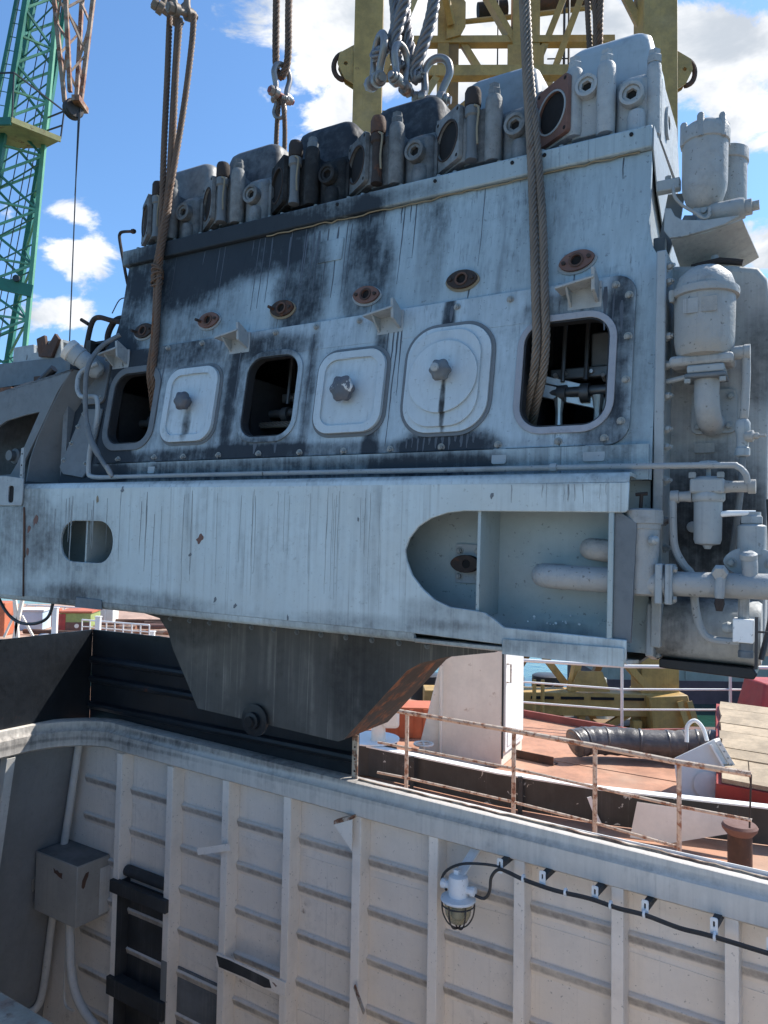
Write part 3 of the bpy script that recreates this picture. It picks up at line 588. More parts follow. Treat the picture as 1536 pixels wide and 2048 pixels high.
# white deckhouse with door
dh = root('deckhouse', 'white rust-stained deckhouse with sloping side and narrow door', 'deckhouse', (.43, 9.16, 0))
A = Vector((0, 0)); B = Vector((1.03, -.14)); Cc = Vector((1.43, .66)); D = Vector((.40, .80))
MB().add([(A.x, A.y, 0), (B.x, B.y, 0), (Cc.x, Cc.y, 0), (D.x, D.y, 0), (.52, A.y - .06, 2.2), (B.x, B.y, 2.2), (Cc.x, Cc.y, 2.2), (.75, D.y, 2.2)],
         [(0, 3, 2, 1), (4, 5, 6, 7), (0, 1, 5, 4), (1, 2, 6, 5), (2, 3, 7, 6), (3, 0, 4, 7)]).build('wall', 'locker', dh, bevel=.012)
dd = (Cc - B).normalized(); nn = Vector((dd.y, -dd.x))
def DH(u, v, d): q = B + dd * u + nn * d; return (q.x, q.y, v)
dr = MB().plate(rrect(.07, .84, .16, 1.95, .03), [], .028, .004, DH).build('door', 'white_clean', dh)
MB().plate(rrect(.14, .75, .22, .40, .02), [], .036, .029, DH).build('panel', 'white_clean', dr)
MB().tube([DH(.10, 1.0, .03), DH(.10, 1.0, .08), DH(.10, 1.22, .08), DH(.10, 1.22, .03)], .010, 6).build('handle', 'rail_rust', dr)
MB().plate([(-.0, .1), (.035, .1), (.035, 2.0), (0, 2.0)], [], .012, .001, DH).build('door_frame', 'black_plate', dh)
MB().tube([(.30, -.075, .02), (.30, -.075, 1.6)], .017, 8).build('downpipe', 'locker', dh)
MB().bar(DH(.02, 1.9, .03), DH(.02, 1.9, .03) + (0,) if False else Vector(DH(.02, 1.2, .03)) + Vector((0, 0, .0)) + Vector((.001, 0, .5)), .02).build('hinge_bar', 'black_plate', dh)
cr = root('storage_crate', 'orange crate with vertical battens standing behind the bollard', 'crate', (.05, 10.3, 0))
MB().box(-.1, .75, 0, .5, 0, .42).build('body', 'orange_paint', cr, bevel=.01)
for k in range(4): MB().box(-.06 + k * .2, .0 + k * .2, -.02, -.002, .03, .40).build('batten', 'orange_paint', cr)
ai = root('angle_iron', 'rusty brown angle iron lying on the red deck by the deckhouse', 'angle iron', (1.62, 9.50, 0), (0, 0, R(-38)))
MB().plate([(0, 0), (.13, 0), (.13, .012), (.012, .012), (.012, .10), (0, .10)], [], 0, .62, lambda u, v, d: (d, u, v + .004)).build('angle_section', 'rust', ai)

# black wrapped duct
du = root('ventilation_duct', 'bent black foil-wrapped ventilation duct lying on the red deck', 'duct', (2.55, 9.35, 0))
dpt = curve([(-.14, .02, .20), (-.08, .04, .215), (.12, .10, .23), (.45, .12, .22), (.85, .06, .21), (1.2, .02, .22), (1.5, -.05, .25), (1.78, -.22, .27)], 8)
MB().tube(dpt, [(.172 + .004 * math.sin(i * 1.9) + random.uniform(-.004, .004)) * min(1, .45 + i * .09) for i in range(len(dpt))], 22).build('duct_body', 'duct', du, angle=60)
for i in (4, 12, 20, 29, 36, 41, 45, 49):
    p, q = dpt[i], dpt[i + 1]; MB().lathe([(.176, 0), (.182, .012), (.176, .03)], p, q - p, 22).build('band', 'duct', du)
# grey-white tilted fan casing
fb = root('fan_casing', 'tilted white sheet metal fan casing with tubular handle next to the duct', 'fan casing', (3.30, 8.05, 0), (R(-10), R(0), R(-14)))
MB().add([(-.10, 0, 0), (.62, 0, 0), (.70, .5, 0), (.10, .5, 0), (-.12, .10, .38), (.30, .06, .62), (.42, .46, .62), (.12, .5, .40)],
         [(0, 3, 2, 1), (4, 5, 6, 7), (0, 1, 5, 4), (1, 2, 6, 5), (2, 3, 7, 6), (3, 0, 4, 7)]).build('body', 'box_white', fb, bevel=.012)
MB().bar((.255, .030, .56), (.535, -.016, .03), .075, .02).build('flange_strip', 'white_clean', fb)
MB().bar((.335, .06, .60), (.645, .01, .03), .05, .05).build('corner_post', 'box_white', fb)
for k in range(9): MB().lathe([(.009, 0), (.009, .01)], (.35 + .035 * k, .028 - .006 * k, .56 - .063 * k), (0, -1, 0), 8).build('rivet', 'bolt', fb)
MB().tube(curve([(.05, .3, .55), (.06, .30, .72), (.14, .30, .79), (.22, .30, .72), (.26, .28, .58)], 5), .022, 8).build('handle', 'white_clean', fb)
MB().lathe([(.13, 0), (.14, .02), (.11, .022)], (.2, -.008, .14), (0, -1, 0.1), 24).build('boss', 'box_white', fb)
# timber cover
tm = root('plank_cover', 'sloping cover of weathered timber planks on a red frame at right', 'timber cover', (3.6, 7.4, 0))
def PL(u, v, d): # u along, v up the slope
    o_ = Vector((-.05, .32, .26)); ux = Vector((.80, -.60, 0)); vx = Vector((.36, .80, .16)); return o_ + ux * u + vx * v + Vector((0, -.2, 1)).normalized() * d
for k in range(7):
    v0 = .62 + k * .27
    MB().plate([(-.05 + .02 * (k % 2), v0), (2.4, v0 + .01), (2.4, v0 + .255), (-.05 + .015 * ((k + 1) % 3), v0 + .258)], [], .03 + random.uniform(0, .012), -.02, PL).build('plank', 'wood', tm)
for k in range(8):
    u0 = -.03 + k * .27
    MB().plate([(u0, .03), (u0 + .26, .03), (u0 + .26, .60), (u0, .60)], [], .028 + random.uniform(0, .010), -.02, PL).build('plank', 'wood', tm)
MB().plate([(-.08, 0), (2.4, 0), (2.4, 2.55), (-.08, 2.55)], [], -.025, -.20, PL).build('frame', 'red_paint', tm)
rb = root('red_tank', 'red steel tank standing behind the planks', 'tank', (5.35, 10.0, 0))
MB().add([(-.35, 0, 0), (.9, -.1, 0), (.9, .8, 0), (-.35, .8, 0), (-.15, .12, .86), (.9, .05, .86), (.9, .7, .86), (-.15, .7, .86)],
         [(0, 3, 2, 1), (4, 5, 6, 7), (0, 1, 5, 4), (1, 2, 6, 5), (2, 3, 7, 6), (3, 0, 4, 7)]).build('shell', 'red_paint', rb, bevel=.03)
mr = MB()
for k in range(7):
    a0 = random.uniform(0, 6); mr.tube(curve([(.25 + .18 * math.cos(a0 + j) * random.uniform(.5, 1), .12 * math.sin(a0 + j * 1.3), .02 + .03 * k + random.uniform(-.01, .02)) for j in range(6)], 5), .018, 6)
tag(mr.build('rope_heap', 'mint_rope', loc=(5.35, 10.25, .86)), 'heap of mint green rope on top of the red tank', 'rope')
bo = root('pipe_bollard', 'rusty red pipe bollard with flared cap behind the coaming at right', 'bollard', (2.98, 6.22, 0))
MB().lathe([(.095, 0), (.095, .30)], n=20).build('post', 'rust', bo)
MB().lathe([(.10, .30), (.135, .34), (.14, .365), (.125, .385), (.04, .39)], n=22).build('cap', 'rust_flange', bo)
tr = root('steel_plate', 'pale triangular steel plate leaning against the hatch coaming', 'steel plate', (2.33, 6.75, 0))
MB().plate([(-.06, .03), (.25, .02), (.85, .20), (.95, .32), (0, .34)], [], 0, .012).build('plate', 'white_worn', tr, loc=(0, .05, 0)).rotation_euler = (R(-14), 0, R(-20))
rd = root('deck_box', 'pale pink deck box beyond the duct', 'box', (4.35, 9.75, 0))
MB().box(-.3, .2, -.15, .25, 0, .30).build('body', 'rust_flange', rd, bevel=.012)

# ================================================================ THE ENGINE
eng = root('marine_engine', 'large grey six-cylinder marine diesel engine hanging from wire slings', 'engine', ELOC, EROT)
WIN = {6: (-.572, -.142, 1.055, 1.60), 3: (-2.345, -1.945, 1.085, 1.60), 1: (-3.53, -3.12, 1.09, 1.60)}
holes = {k: rrect(a, b, c, d, .115, 7) for k, (a, b, c, d) in WIN.items()}
big = {k: rrect(a + .004, b - .004, c + .004, d - .004, .112, 7) for k, (a, b, c, d) in WIN.items()}
outer = [(-3.97, .80), (.058, .80), (.062, 1.80), (.05, 1.86), (.02, 1.92), (.005, 1.99), (0, 2.06), (0, 2.42), (-3.62, 2.42), (-3.615, 2.02), (-3.64, 1.90), (-3.72, 1.80), (-3.80, 1.755), (-3.9, 1.74)]
MB().plate(outer, [holes[k] for k in holes], 0, .03, SLOPE).build('block_side', 'engine_block', eng)
# body behind the side: ends, back, top, floor
MB().add([(-3.62, .36, 1.9), (-.012, .36, 1.9), (-.012, 1.28, 1.9), (-3.62, 1.28, 1.9), (-3.62, .435, 2.425), (-.012, .435, 2.425), (-.012, 1.28, 2.425), (-3.62, 1.28, 2.425)],
         [(0, 3, 2, 1), (4, 5, 6, 7), (0, 1, 5, 4), (1, 2, 6, 5), (2, 3, 7, 6), (3, 0, 4, 7)]).build('block_body', 'engine_grey', eng)
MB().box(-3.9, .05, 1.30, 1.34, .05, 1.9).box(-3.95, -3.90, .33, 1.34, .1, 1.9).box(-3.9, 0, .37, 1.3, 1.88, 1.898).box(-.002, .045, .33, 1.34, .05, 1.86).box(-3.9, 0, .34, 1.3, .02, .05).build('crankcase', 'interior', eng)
# things seen in the dark of the crankcase
for k in range(7):
    x = -3.62 + .6 * k
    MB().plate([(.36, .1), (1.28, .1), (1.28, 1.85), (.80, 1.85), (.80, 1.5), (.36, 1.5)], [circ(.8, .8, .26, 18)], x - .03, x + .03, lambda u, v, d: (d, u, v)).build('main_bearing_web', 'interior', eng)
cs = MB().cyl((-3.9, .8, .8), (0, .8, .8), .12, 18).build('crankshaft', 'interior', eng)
for k in range(6):
    x = -3.32 + .6 * k; a = (0, 120, 240, 240, 120, 0)[k]; dy, dz = .17 * math.cos(R(a)), .17 * math.sin(R(a))
    MB().box(x - .13, x - .08, .68 + dy * .6, .92 + dy * .6, .62 + dz, .98 + dz).box(x + .08, x + .13, .68 + dy * .6, .92 + dy * .6, .62 + dz, .98 + dz).build('crank_web', 'interior', cs)
cam = MB().cyl((-3.85, .56, 1.30), (-.03, .56, 1.30), .028, 14).build('camshaft', 'interior_mid', eng)
for k in range(6):
    x = -3.32 + .6 * k
    for dx_ in (-.16, -.04, .10):
        MB().lathe([(.05, 0), (.05, .045)], (x + dx_, .555, 1.29 + .012 * ((k + 1) % 3)), (1, 0, 0), 16).build('cam', 'interior_mid', cam)
        MB().cyl((x + dx_ + .02, .56, 1.36), (x + dx_ + .02, .62, 1.88), .012, 8).build('push_rod', 'interior_mid', cam)
    MB().box(x - .22, x + .2, .60, .66, 1.38, 1.44).build('tappet_guide', 'interior_mid', eng, bevel=.008)
    for dx_ in (-.14, .0, .12): MB().hexa((x + dx_, .60, 1.41), (0, -1, 0), .013, .014).build('tappet_bolt', 'steel_daylight', eng)
iro = MB().rope([(-2.75, .46, 1.205), (-2.4, .46, 1.212), (-2.0, .47, 1.205), (-1.7, .52, 1.19)], .022, pitch=.19).build('inner_rope', 'rope', eng)
MB().bar((-.66, .52, 1.34), (-.16, .62, 1.21), .03, .07).build('daylight_bar', 'steel_daylight', eng, bevel=.004)  # pale bars stand in for daylight showing through the far side
MB().bar((-.64, .55, 1.40), (-.22, .64, 1.29), .025, .04).build('daylight_bar', 'steel_daylight', eng, bevel=.004)
for x in (-.47, -.27): MB().lathe([(.03, 0), (.022, .06), (.018, .16), (.03, .24)], (x, .54, 1.03), (0, 0, 1), 10).build('daylight_post', 'steel_daylight', eng)  # posts belong to the same painted-in daylight shape
for x, z in ((-.25, 1.36), (-.20, 1.37), (-.5, 1.38)): MB().lathe([(.012, 0), (.012, .05)], (x, .6, z), (0, -1, .4), 8).build('stud', 'steel_daylight', eng)
MB().box(-.33, -.16, .62, .70, 1.42, 1.62).build('counterweight', 'engine_dark', eng, bevel=.01)
MB().box(-.20, -.10, .80, .84, 1.0, 1.42).build('timber_prop', 'wood', eng)

# long cover plate with openings, bolted over the block side
CP = [(-3.60, .965)] + [(-.14, .962)] + [(-.14 + .10 * math.sin(R(a)), 1.062 - .10 * math.cos(R(a))) for a in range(15, 91, 15)] + [(-.035 + .10 * math.cos(R(a)) - .105, 1.69 + .10 * math.sin(R(a))) for a in range(0, 91, 15)] + [(-3.60, 1.762)]
cov = MB().plate(CP, [rrect(a - .004, b + .004, c - .004, d + .004, .118, 7) for a, b, c, d in WIN.values()], -.016, -.0005, SLOPE).build('cover_plate', 'engine_cover', eng, bevel=.004)
bo_ = None
for x, z in [(-3.369, .99), (-3.03, .993), (-2.773, .989), (-2.48, .989), (-2.167, .988), (-1.867, .985), (-1.567, .983), (-1.272, .983), (-.972, .983), (-.664, .983), (-.363, .987), (-.149, .993),
             (-.078, 1.07), (-.066, 1.266), (-.066, 1.476), (-.07, 1.68), (-.134, 1.74), (-.955, 1.742), (-1.562, 1.742), (-1.861, 1.742), (-2.161, 1.742), (-2.759, 1.742), (-3.064, 1.742), (-.66, 1.742), (-2.46, 1.742)]:
    p = SLOPE(x, z, -.016)
    if bo_ is None: bo_ = MB().bolt((0, 0, 0), (0, -1, -.15), .0135, .016).build('bolt', 'bolt', cov, loc=p)
    else: dup(bo_, cov, p, rot=(0, random.uniform(-3, 3) * 0, 0))
# rims of the three open windows
for k, (a, b, c, d) in WIN.items():
    w_ = .028 if k != 1 else .04
    MB().plate(rrect(a - w_, b + w_, c - w_, d + w_, .15, 8), [rrect(a + .006, b - .006, c + .006, d - .006, .11, 8)], -.026, -.0165, SLOPE).build('window_rim', {6: 'scraped', 3: 'engine_cover', 1: 'engine_dark'}[k], eng, bevel=.006)
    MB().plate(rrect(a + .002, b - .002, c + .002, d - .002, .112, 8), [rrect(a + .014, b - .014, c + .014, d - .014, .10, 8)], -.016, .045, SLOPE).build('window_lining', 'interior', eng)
# closed access doors
def knob(parent, x, z, r, mt, star=False):
    n = 28; prof = []
    for h, s_ in ((0, .55), (.022, .6), (.03, .92), (.05, 1.0), (.066, .96), (.078, .62), (.08, .3)):
        prof.append([(x + r * s_ * (1 + .10 * math.cos(6 * 2 * math.pi * k / n)) * math.cos(2 * math.pi * k / n), SLOPE(x, z, 0)[1] - h - .035, z + r * s_ * (1 + .10 * math.cos(6 * 2 * math.pi * k / n)) * math.sin(2 * math.pi * k / n)) for k in range(n)])
    return MB().loft(prof).build('hand_knob', mt, parent, angle=50)
def door(a, b, c, d, label):
    o = MB().plate(rrect(a, b, c, d, .11, 8), [rrect(a + .045, b - .045, c + .045, d - .045, .075, 8)], -.046, -.0165, SLOPE).build('access_door', 'engine_door', eng, bevel=.010, seg=3, label=label)
    MB().plate(rrect(a + .03, b - .03, c + .03, d - .03, .085, 8), [], -.032, -.018, SLOPE).build('door_panel', 'engine_door', o)
    MB().plate(rrect(a - .022, b + .022, c - .022, d + .022, .13, 8), [rrect(a + .01, b - .01, c + .01, d - .01, .10, 8)], -.022, -.0167, SLOPE).build('gasket', 'engine_dark', o)
    return o
d2 = door(-2.995, -2.555, 1.085, 1.575, 'pressed door with chipped purple-brown knob')
knob(d2, -2.79, 1.345, .058, 'knob')
d4 = door(-1.785, -1.345, 1.085, 1.560, 'pressed door with flaking blue-black knob')
knob(d4, -1.58, 1.33, .072, 'knob')
d5 = MB().plate(rrect(-1.215, -.735, 1.06, 1.635, .16, 9), [], -.034, -.0165, SLOPE).build('access_door', 'engine_door', eng, bevel=.010, seg=3, label='door with a large round disc and star knob')
MB().plate(rrect(-1.235, -.715, 1.04, 1.655, .18, 9), [rrect(-1.20, -.75, 1.075, 1.62, .15, 9)], -.024, -.0167, SLOPE).build('gasket', 'engine_dark', d5)
MB().plate(rrect(-1.19, -.785, 1.09, 1.61, .15, 9), [], -.050, -.0345, SLOPE).build('door_panel', 'engine_door', d5, bevel=.009, seg=3)
MB().plate(circ(-.985, 1.355, .195, 48), [], -.066, -.0505, SLOPE).build('disc', 'engine_door', d5, bevel=.006)
kn = knob(d5, -.972, 1.375, .055, 'engine_dark'); kn.location.y = -.03
MB().lathe([(.022, 0), (.022, .012), (.012, .018)], (-.972, SLOPE(0, 1.375, 0)[1] - .145, 1.375), (0, -1, 0), 14).build('knob_centre', 'engine_grey', kn).location.y = 0.0

# oval pipe flanges on the upper side
for i, x in enumerate((-.332, -.945, -1.54, -2.142, -2.741, -3.339)):
    hw, hh = .088, .052; z = 1.90
    ov = [(x + hw * math.copysign(abs(math.cos(a)) ** .9, math.cos(a)), z + hh * math.copysign(abs(math.sin(a)) ** 1.25, math.sin(a))) for a in [2 * math.pi * k / 28 for k in range(28)]]
    ro = math.radians(random.uniform(-14, 10)); ov = [(x + (u - x) * math.cos(ro) - (v - z) * math.sin(ro), z + (u - x) * math.sin(ro) + (v - z) * math.cos(ro)) for u, v in ov]
    f_ = MB().plate(ov, [circ(x, z, .027, 18)], -.024, -.001, SLOPE).build('oval_flange', 'rust_flange' if i % 2 == 0 else 'rust_dark', eng, bevel=.003)
    MB().lathe([(.0262, 0), (.0262, .05)], SLOPE(x, z, -.012), (0, 1, 0), 16).build('port', 'black_void', f_)
    MB().plate(circ(x, z, .037, 20), [circ(x, z, .0265, 20)], -.030, -.0242, SLOPE).build('port_ring', 'rust', f_)
    for s_ in (-1, 1):
        p = SLOPE(x + s_ * .062 * math.cos(ro), z + s_ * .062 * math.sin(ro), -.024); MB().lathe([(.010, 0), (.010, .012 if s_ > 0 or i < 3 else .045)], p, (0, -1, 0), 8).build('stud', 'rust_dark', f_)
    MB().plate([(x + (u - x) * 1.13, z - .006 + (v - z) * 1.16) for u, v in ov], [], -.0075, -.0006, SLOPE).build('gasket_mark', 'sealant' if i in (1, 3) else 'engine_grey', f_)
# angle brackets
for x in (-.297, -1.372, -2.455, -3.528):
    y = SLOPE(0, 1.72, -.016)[1]
    b_ = MB().plate([(x - .10, 1.735), (x + .085, 1.765), (x + .085, 1.752), (x - .10, 1.722)], [], y - .115, y, FRONT)
    b_.plate([(0, 1.762), (0, 1.66), (-.10, 1.70), (-.112, 1.805), (-.10, 1.81)], [], x + .07, x + .088, lambda u, v, d: (d, y + u, v))
    b_.plate([(0, 1.742), (0, 1.645), (-.07, 1.70), (-.112, 1.742)], [], x - .055, x - .043, lambda u, v, d: (d, y + u, v))
    b_.build('pipe_bracket', 'engine_grey', eng, bevel=.003)
    MB().box(x - .065, x + .10, y - .012, y - .0005, 1.64, 1.77).build('bracket_base', 'engine_grey', eng, bevel=.004)
for x, w_ in ((-.65, .075), (-.19, .10), (-3.03, .06)):
    MB().plate(rrect(x - w_ / 2, x + w_ / 2, .885, .962, .012, 3), [], -.03, -.0005, SLOPE).build('lug', 'engine_grey', eng, bevel=.006)
MB().plate(rrect(-1.93, -1.75, 2.16, 2.30, .01, 3), [], -.006, -.0005, SLOPE).build('name_plate', 'engine_block', eng, bevel=.002)
MB().box(-3.60, .05, .155, .175, .80, .958).build('lower_strip', 'engine_block', eng)
# ledge under the cylinder heads
ld = MB().box(-3.66, .003, .376, 1.30, 2.425, 2.535).build('head_ledge', 'engine_block', eng, bevel=.008)
for x in (-.093, -.526, -.70, -1.15, -1.8): MB().cyl((x, .377, 2.505), (x, .370, 2.505), .010, 10).build('bolt_hole', 'black_void', ld)
sp = [(-2.35 + .045 * k, .398 + random.uniform(-.004, .004), 2.418 + random.uniform(-.006, .006)) for k in range(52)]
MB().tube(sp, .0045, 6).build('sealant_bead', 'sealant', eng)
MB().plate([(2.42, .39), (2.53, .39), (2.53, 1.28), (2.05, 1.28), (2.05, .85), (2.25, .52)], [], .004, .010, lambda u, v, d: (d, v, u)).build('end_plate', 'engine_grey', eng)

# ---- cylinder heads
def head(i):
    mt = 'head_%d' % i; dx = -.604 * i
    m = MB()
    # main casting: rounded box with a shoulder
    def rr(x0, x1, y0, y1, z, r): return [(x, y, z) for x, y in rrect(x0, x1, y0, y1, r, 4)]
    def rq(g, z): return [(-.445 + g, .50 + g, z), (.004 - g, .50 + g, z), (.004 - g, 1.12 - g, z), (-.600 + g, 1.12 - g, z), (-.600 + g, .625 + g, z)]
    m.loft([rq(0, 2.60), rq(0, 2.80), rq(.012, 2.85), rq(.035, 2.885)])
    m.loft([rr(-.47, .0, .53, 1.12, 2.537, .03), rr(-.47, .0, .53, 1.12, 2.60, .03)])
    m.loft([rr(-.20, -.012, .462, .60, 2.575, .05), rr(-.20, -.012, .462, .60, 2.83, .05), rr(-.19, -.022, .49, .60, 2.865, .05)])      # bulge by the plug
    m.loft([rr(-.42, -.22, .46, .60, 2.60, .03), rr(-.42, -.22, .46, .60, 2.90, .03), rr(-.40, -.24, .50, .60, 2.925, .03)])
    h = m.build('cylinder_head', mt, eng, angle=45, bevel=.006, loc=(dx, 0, 0), label='%s cylinder head' % ('clean grey', 'grey-streaked', 'soot-stained', 'soot-black', 'grey', 'leftmost dull grey')[i])
    # stud columns with nuts
    for x, y, z0, z1, r in ((-.235, .446, 2.575, 2.94, .047), (-.405, .472, 2.61, 2.97, .047), (-.012, .49 if i == 0 else .58, 2.537, 2.90, .036)):
        if abs(x + .405) < .01 and 1 <= i <= 5: z1 = 2.86
        MB().lathe([(r * .9, z0), (r, z0 + .02), (r * 1.02, z1 - .05), (r * .95, z1 - .012), (r * .8, z1)], (x, y, 0), n=18).build('stud_column', mt, h)
        if not (abs(x + .405) < .01 and 1 <= i <= 5): MB().lathe([(.036, z1), (.036, z1 + .035), (.030, z1 + .042), (.030, z1 + .066), (.02, z1 + .07)], (x, y, 0), n=6, rot=.3).build('nut', mt if i != 3 else 'engine_dark', h)
    if 1 <= i <= 5:                                     # injector tube with rusty cap nut
        MB().lathe([(.036, 2.60), (.030, 2.66), (.032, 2.84), (.043, 2.85), (.043, 2.895), (.03, 2.90)], (-.352, .425, 0), n=12).build('injector_tube', 'engine_dark' if i != 2 else 'rust_dark', h)
        MB().lathe([(.044, 2.90), (.046, 2.905), (.046, 2.98), (.038, 3.0), (.02, 3.003)], (-.352, .425, 0), n=12).build('cap_nut', 'rust' if i == 2 else 'rust_dark', h)
        MB().tube(curve([(-.327, .39, 2.89), (-.30, .385, 2.86), (-.305, .38, 2.75), (-.30, .38, 2.66)], 4), .006, 6).build('drip_line', 'sealant', h)
    # hexagonal plugs in bosses
    for x, y, z, r in ((-.107, .436, 2.742, .060),) + (((-.330, .434, 2.845, .058),) if i == 0 else ()):
        b_ = MB().plate(circ(x, z, r, 26), [circ(x, z, r * .72, 26)], y - .02, y + .03).build('plug_boss', mt, h, bevel=.006)
        MB().plate(circ(x, z, r * .70, 26), [[(x + r * .48 * math.cos(R(60 * k + 20)), z + r * .48 * math.sin(R(60 * k + 20))) for k in range(6)]], y - .010, y + .03).build('plug_ring', mt, b_, bevel=.002)
        MB().cyl((x, y + .012, z), (x, y + .03, z), r * .69, 20).build('plug_bottom', 'black_void', b_)
    MB().lathe([(.046, 2.54), (.046, 2.635), (.040, 2.66), (.022, 2.672)], (-.088, .465, 0), n=16).build('water_boss', mt, h)
    # angled intake port with flange
    cx, cy = -.522, .462; ca, sa = math.cos(R(33)), math.sin(R(33))
    def PF(u, v, d): return (cx + ca * u + sa * d, cy - sa * u + ca * d, v)
    fl = MB().plate(rrect(-.122, .122, 2.622, 2.932, .022, 4), [circ(0, 2.772, .106, 28)], 0, .028, PF).build('port_flange', 'rust_flange' if i < 1 else mt, h, bevel=.003)
    MB().plate(circ(0, 2.772, .114, 28), [circ(0, 2.772, .105, 28)], -.005, .0, PF).build('port_lip', 'rust_dark' if i != 0 else 'engine_grey', fl)
    MB().lathe([(.1055, 0), (.1055, .16)], PF(0, 2.772, .014), (sa, ca, 0), 28).build('port_bore', 'black_void', fl)
    for u in (-.103, .103):
        for v in (2.645, 2.908): MB().lathe([(.010, 0), (.010, .003)], PF(u, v, .001), (-sa, -ca, 0), 8).build('stud_hole', 'black_void', fl)
    MB().plate(rrect(-.112, .112, 2.61, 2.94, .03, 4), [circ(0, 2.772, .106, 20)], .028, .16, PF).build('port_neck', mt, h)
    # rocker cover
    def rc(z, g, r): return [(x, y, z) for x, y in rrect(-.515 + g, -.02 - g, .575 + g, 1.05 - g, r, 5)]
    MB().loft([rc(2.87, 0, .05), rc(3.02, .012, .055), rc(3.12, .025, .06), rc(3.16, .036, .06), rc(3.185, .058, .06), rc(3.193, .09, .05)]).build('rocker_cover', 'rocker_%d' % i, h, angle=60)
    MB().loft([[(x, y, 2.885) for x, y in rrect(-.53, -.006, .56, 1.07, .05, 4)], [(x, y, 2.905) for x, y in rrect(-.53, -.006, .56, 1.07, .05, 4)]]).build('cover_flange', mt, h)
    for x in (-.56, -.46, -.20): MB().lathe([(.014, 2.535), (.014, 2.575)], (x, .45, 0), n=8).build('stud', 'bolt', h)
    return h
for i in range(6): head(i)
# closed end of the right-hand head
MB().plate([(2.54, .55), (2.56, 1.2), (2.85, 1.05), (2.86, .56)], [], .006, .016, lambda u, v, d: (d, v, u)).build('head_end', 'head_0', eng)
eb = MB().plate([(.70 + .055 * math.cos(a), 2.70 + .085 * math.sin(a)) for a in [2 * math.pi * k / 20 for k in range(20)]], [circ(.70, 2.70, .035, 16)], .017, .030, lambda u, v, d: (d, u, v)).build('end_boss', 'head_0', eng)
MB().cyl((.012, .70, 2.70), (.02, .70, 2.70), .034, 14).build('end_port', 'black_void', eb)

# ---- runs of old oil and rusty water, each with its own ragged outline
def runs(name, mt, par, mp, d, specs):
    m = MB()
    for x, z0, L, w_ in specs:
        n = max(int(L / .05), 4); l_ = []; r_ = []; xc = x
        for k in range(n + 1):
            t_ = k / n; xc += random.uniform(-.0025, .0025); hw = w_ / 2 * (1 - .75 * t_) * random.uniform(.65, 1.25) * (.6 if k == 0 else 1)
            l_.append((xc - hw, z0 - L * t_)); r_.append((xc + hw, z0 - L * t_))
        m.plate(l_ + r_[::-1], [], d, d + .0006, mp)
    return m.build(name, mt, par, kind='stuff')
rx = random.Random(3)
sp1 = [(-1.30, 1.74, .74, .012), (-1.325, 1.74, .50, .010), (-1.275, 1.70, .42, .010), (-1.36, 1.72, .66, .008), (-.985, 1.755, .09, .03), (-.40, 1.70, .07, .008), (-.18, 1.74, .22, .03), (-.10, 1.66, .16, .02), (-.14, 1.72, .34, .010), (-2.42, 1.70, .6, .008), (-1.87, 1.70, .55, .010), (-3.08, 1.72, .5, .012), (-2.05, 1.07, .08, .03), (-2.2, 1.08, .09, .04)]
sp1 += [(-1.18 + .035 * k, 1.045 + rx.uniform(-.01, .01), rx.uniform(.03, .078), rx.uniform(.008, .026)) for k in range(13)]
sp1 += [(x + rx.uniform(-.01, .01), .985, .02, .02) for x in (-3.03, -2.77, -2.48, -1.867, -1.567, -.66, -.36)]
runs('oil_runs', 'oil', cov, SLOPE, -.0172, sp1)
sp2 = [(x + rx.uniform(-.05, .05), 1.865, rx.uniform(.04, .09), rx.uniform(.006, .014)) for x in (-.332, -.945, -1.54, -2.142, -2.741)]
sp2 += [(rx.uniform(-3.4, -.1), 2.415, rx.uniform(.08, .5), rx.uniform(.004, .012)) for _ in range(20)] + [(rx.uniform(-2.2, -1.5), 2.38, rx.uniform(.2, .55), rx.uniform(.008, .022)) for _ in range(9)]
sp2 += [(rx.uniform(-3.5, -.1), .955, rx.uniform(.03, .10), rx.uniform(.008, .03)) for _ in range(36)]
runs('oil_runs', 'oil', eng, SLOPE, -.0012, sp2)
# ---- bed beam
oval = [(x, z) for x, z in rrect(-3.685, -3.18, .296, .566, .13, 7)]
bo1 = [(-4.75, .03), (-3.5, .045), (-1.0, .045), (0, .02), (0, .104), (-.25, .108), (-.545, .112), (-.60, .150), (-.64, .172), (-.70, .180), (-.82, .187), (-.90, .215), (-.97, .265), (-1.03, .33), (-1.062, .40),
       (-1.072, .45), (-1.05, .51), (-1.0, .57), (-.93, .612), (-.85, .637), (-.76, .647), (-.015, .645), (-.004, .655), (0, .775), (-4.75, .79)]
beam = MB().plate(bo1, [oval], 0, .018).build('bed_beam', 'engine_beam', eng, bevel=.004)
def ext(prof, x0, x1, name, mt, par=eng, **k): return MB().plate(prof, [], x0, x1, lambda u, v, d: (d, u, v)).build(name, mt, par, **k)
ext([(.0005, .776), (.006, .80), (.02, .817), (.04, .822), (.30, .822), (.30, .806), (.042, .806), (.026, .80), (.0185, .776)], -4.75, -.002, 'top_flange', 'engine_beam', beam)
ext([(.0005, .045), (.004, .02), (.016, .006), (.036, 0), (.30, -.03), (.30, -.015), (.038, .016), (.0185, .045)], -4.75, -1.01, 'bottom_flange', 'engine_beam', beam)
ext([(.0005, .021), (.006, .006), (.02, -.002), (.30, -.03), (.30, -.015), (.02, .016)], -1.01, -.002, 'bottom_flange', 'engine_beam', beam)
MB().plate([(-.55, -.008), (-.006, -.008), (-.006, .070), (-.55, .060)], [], -.012, -.0005).build('doubler', 'engine_beam', beam, bevel=.004)
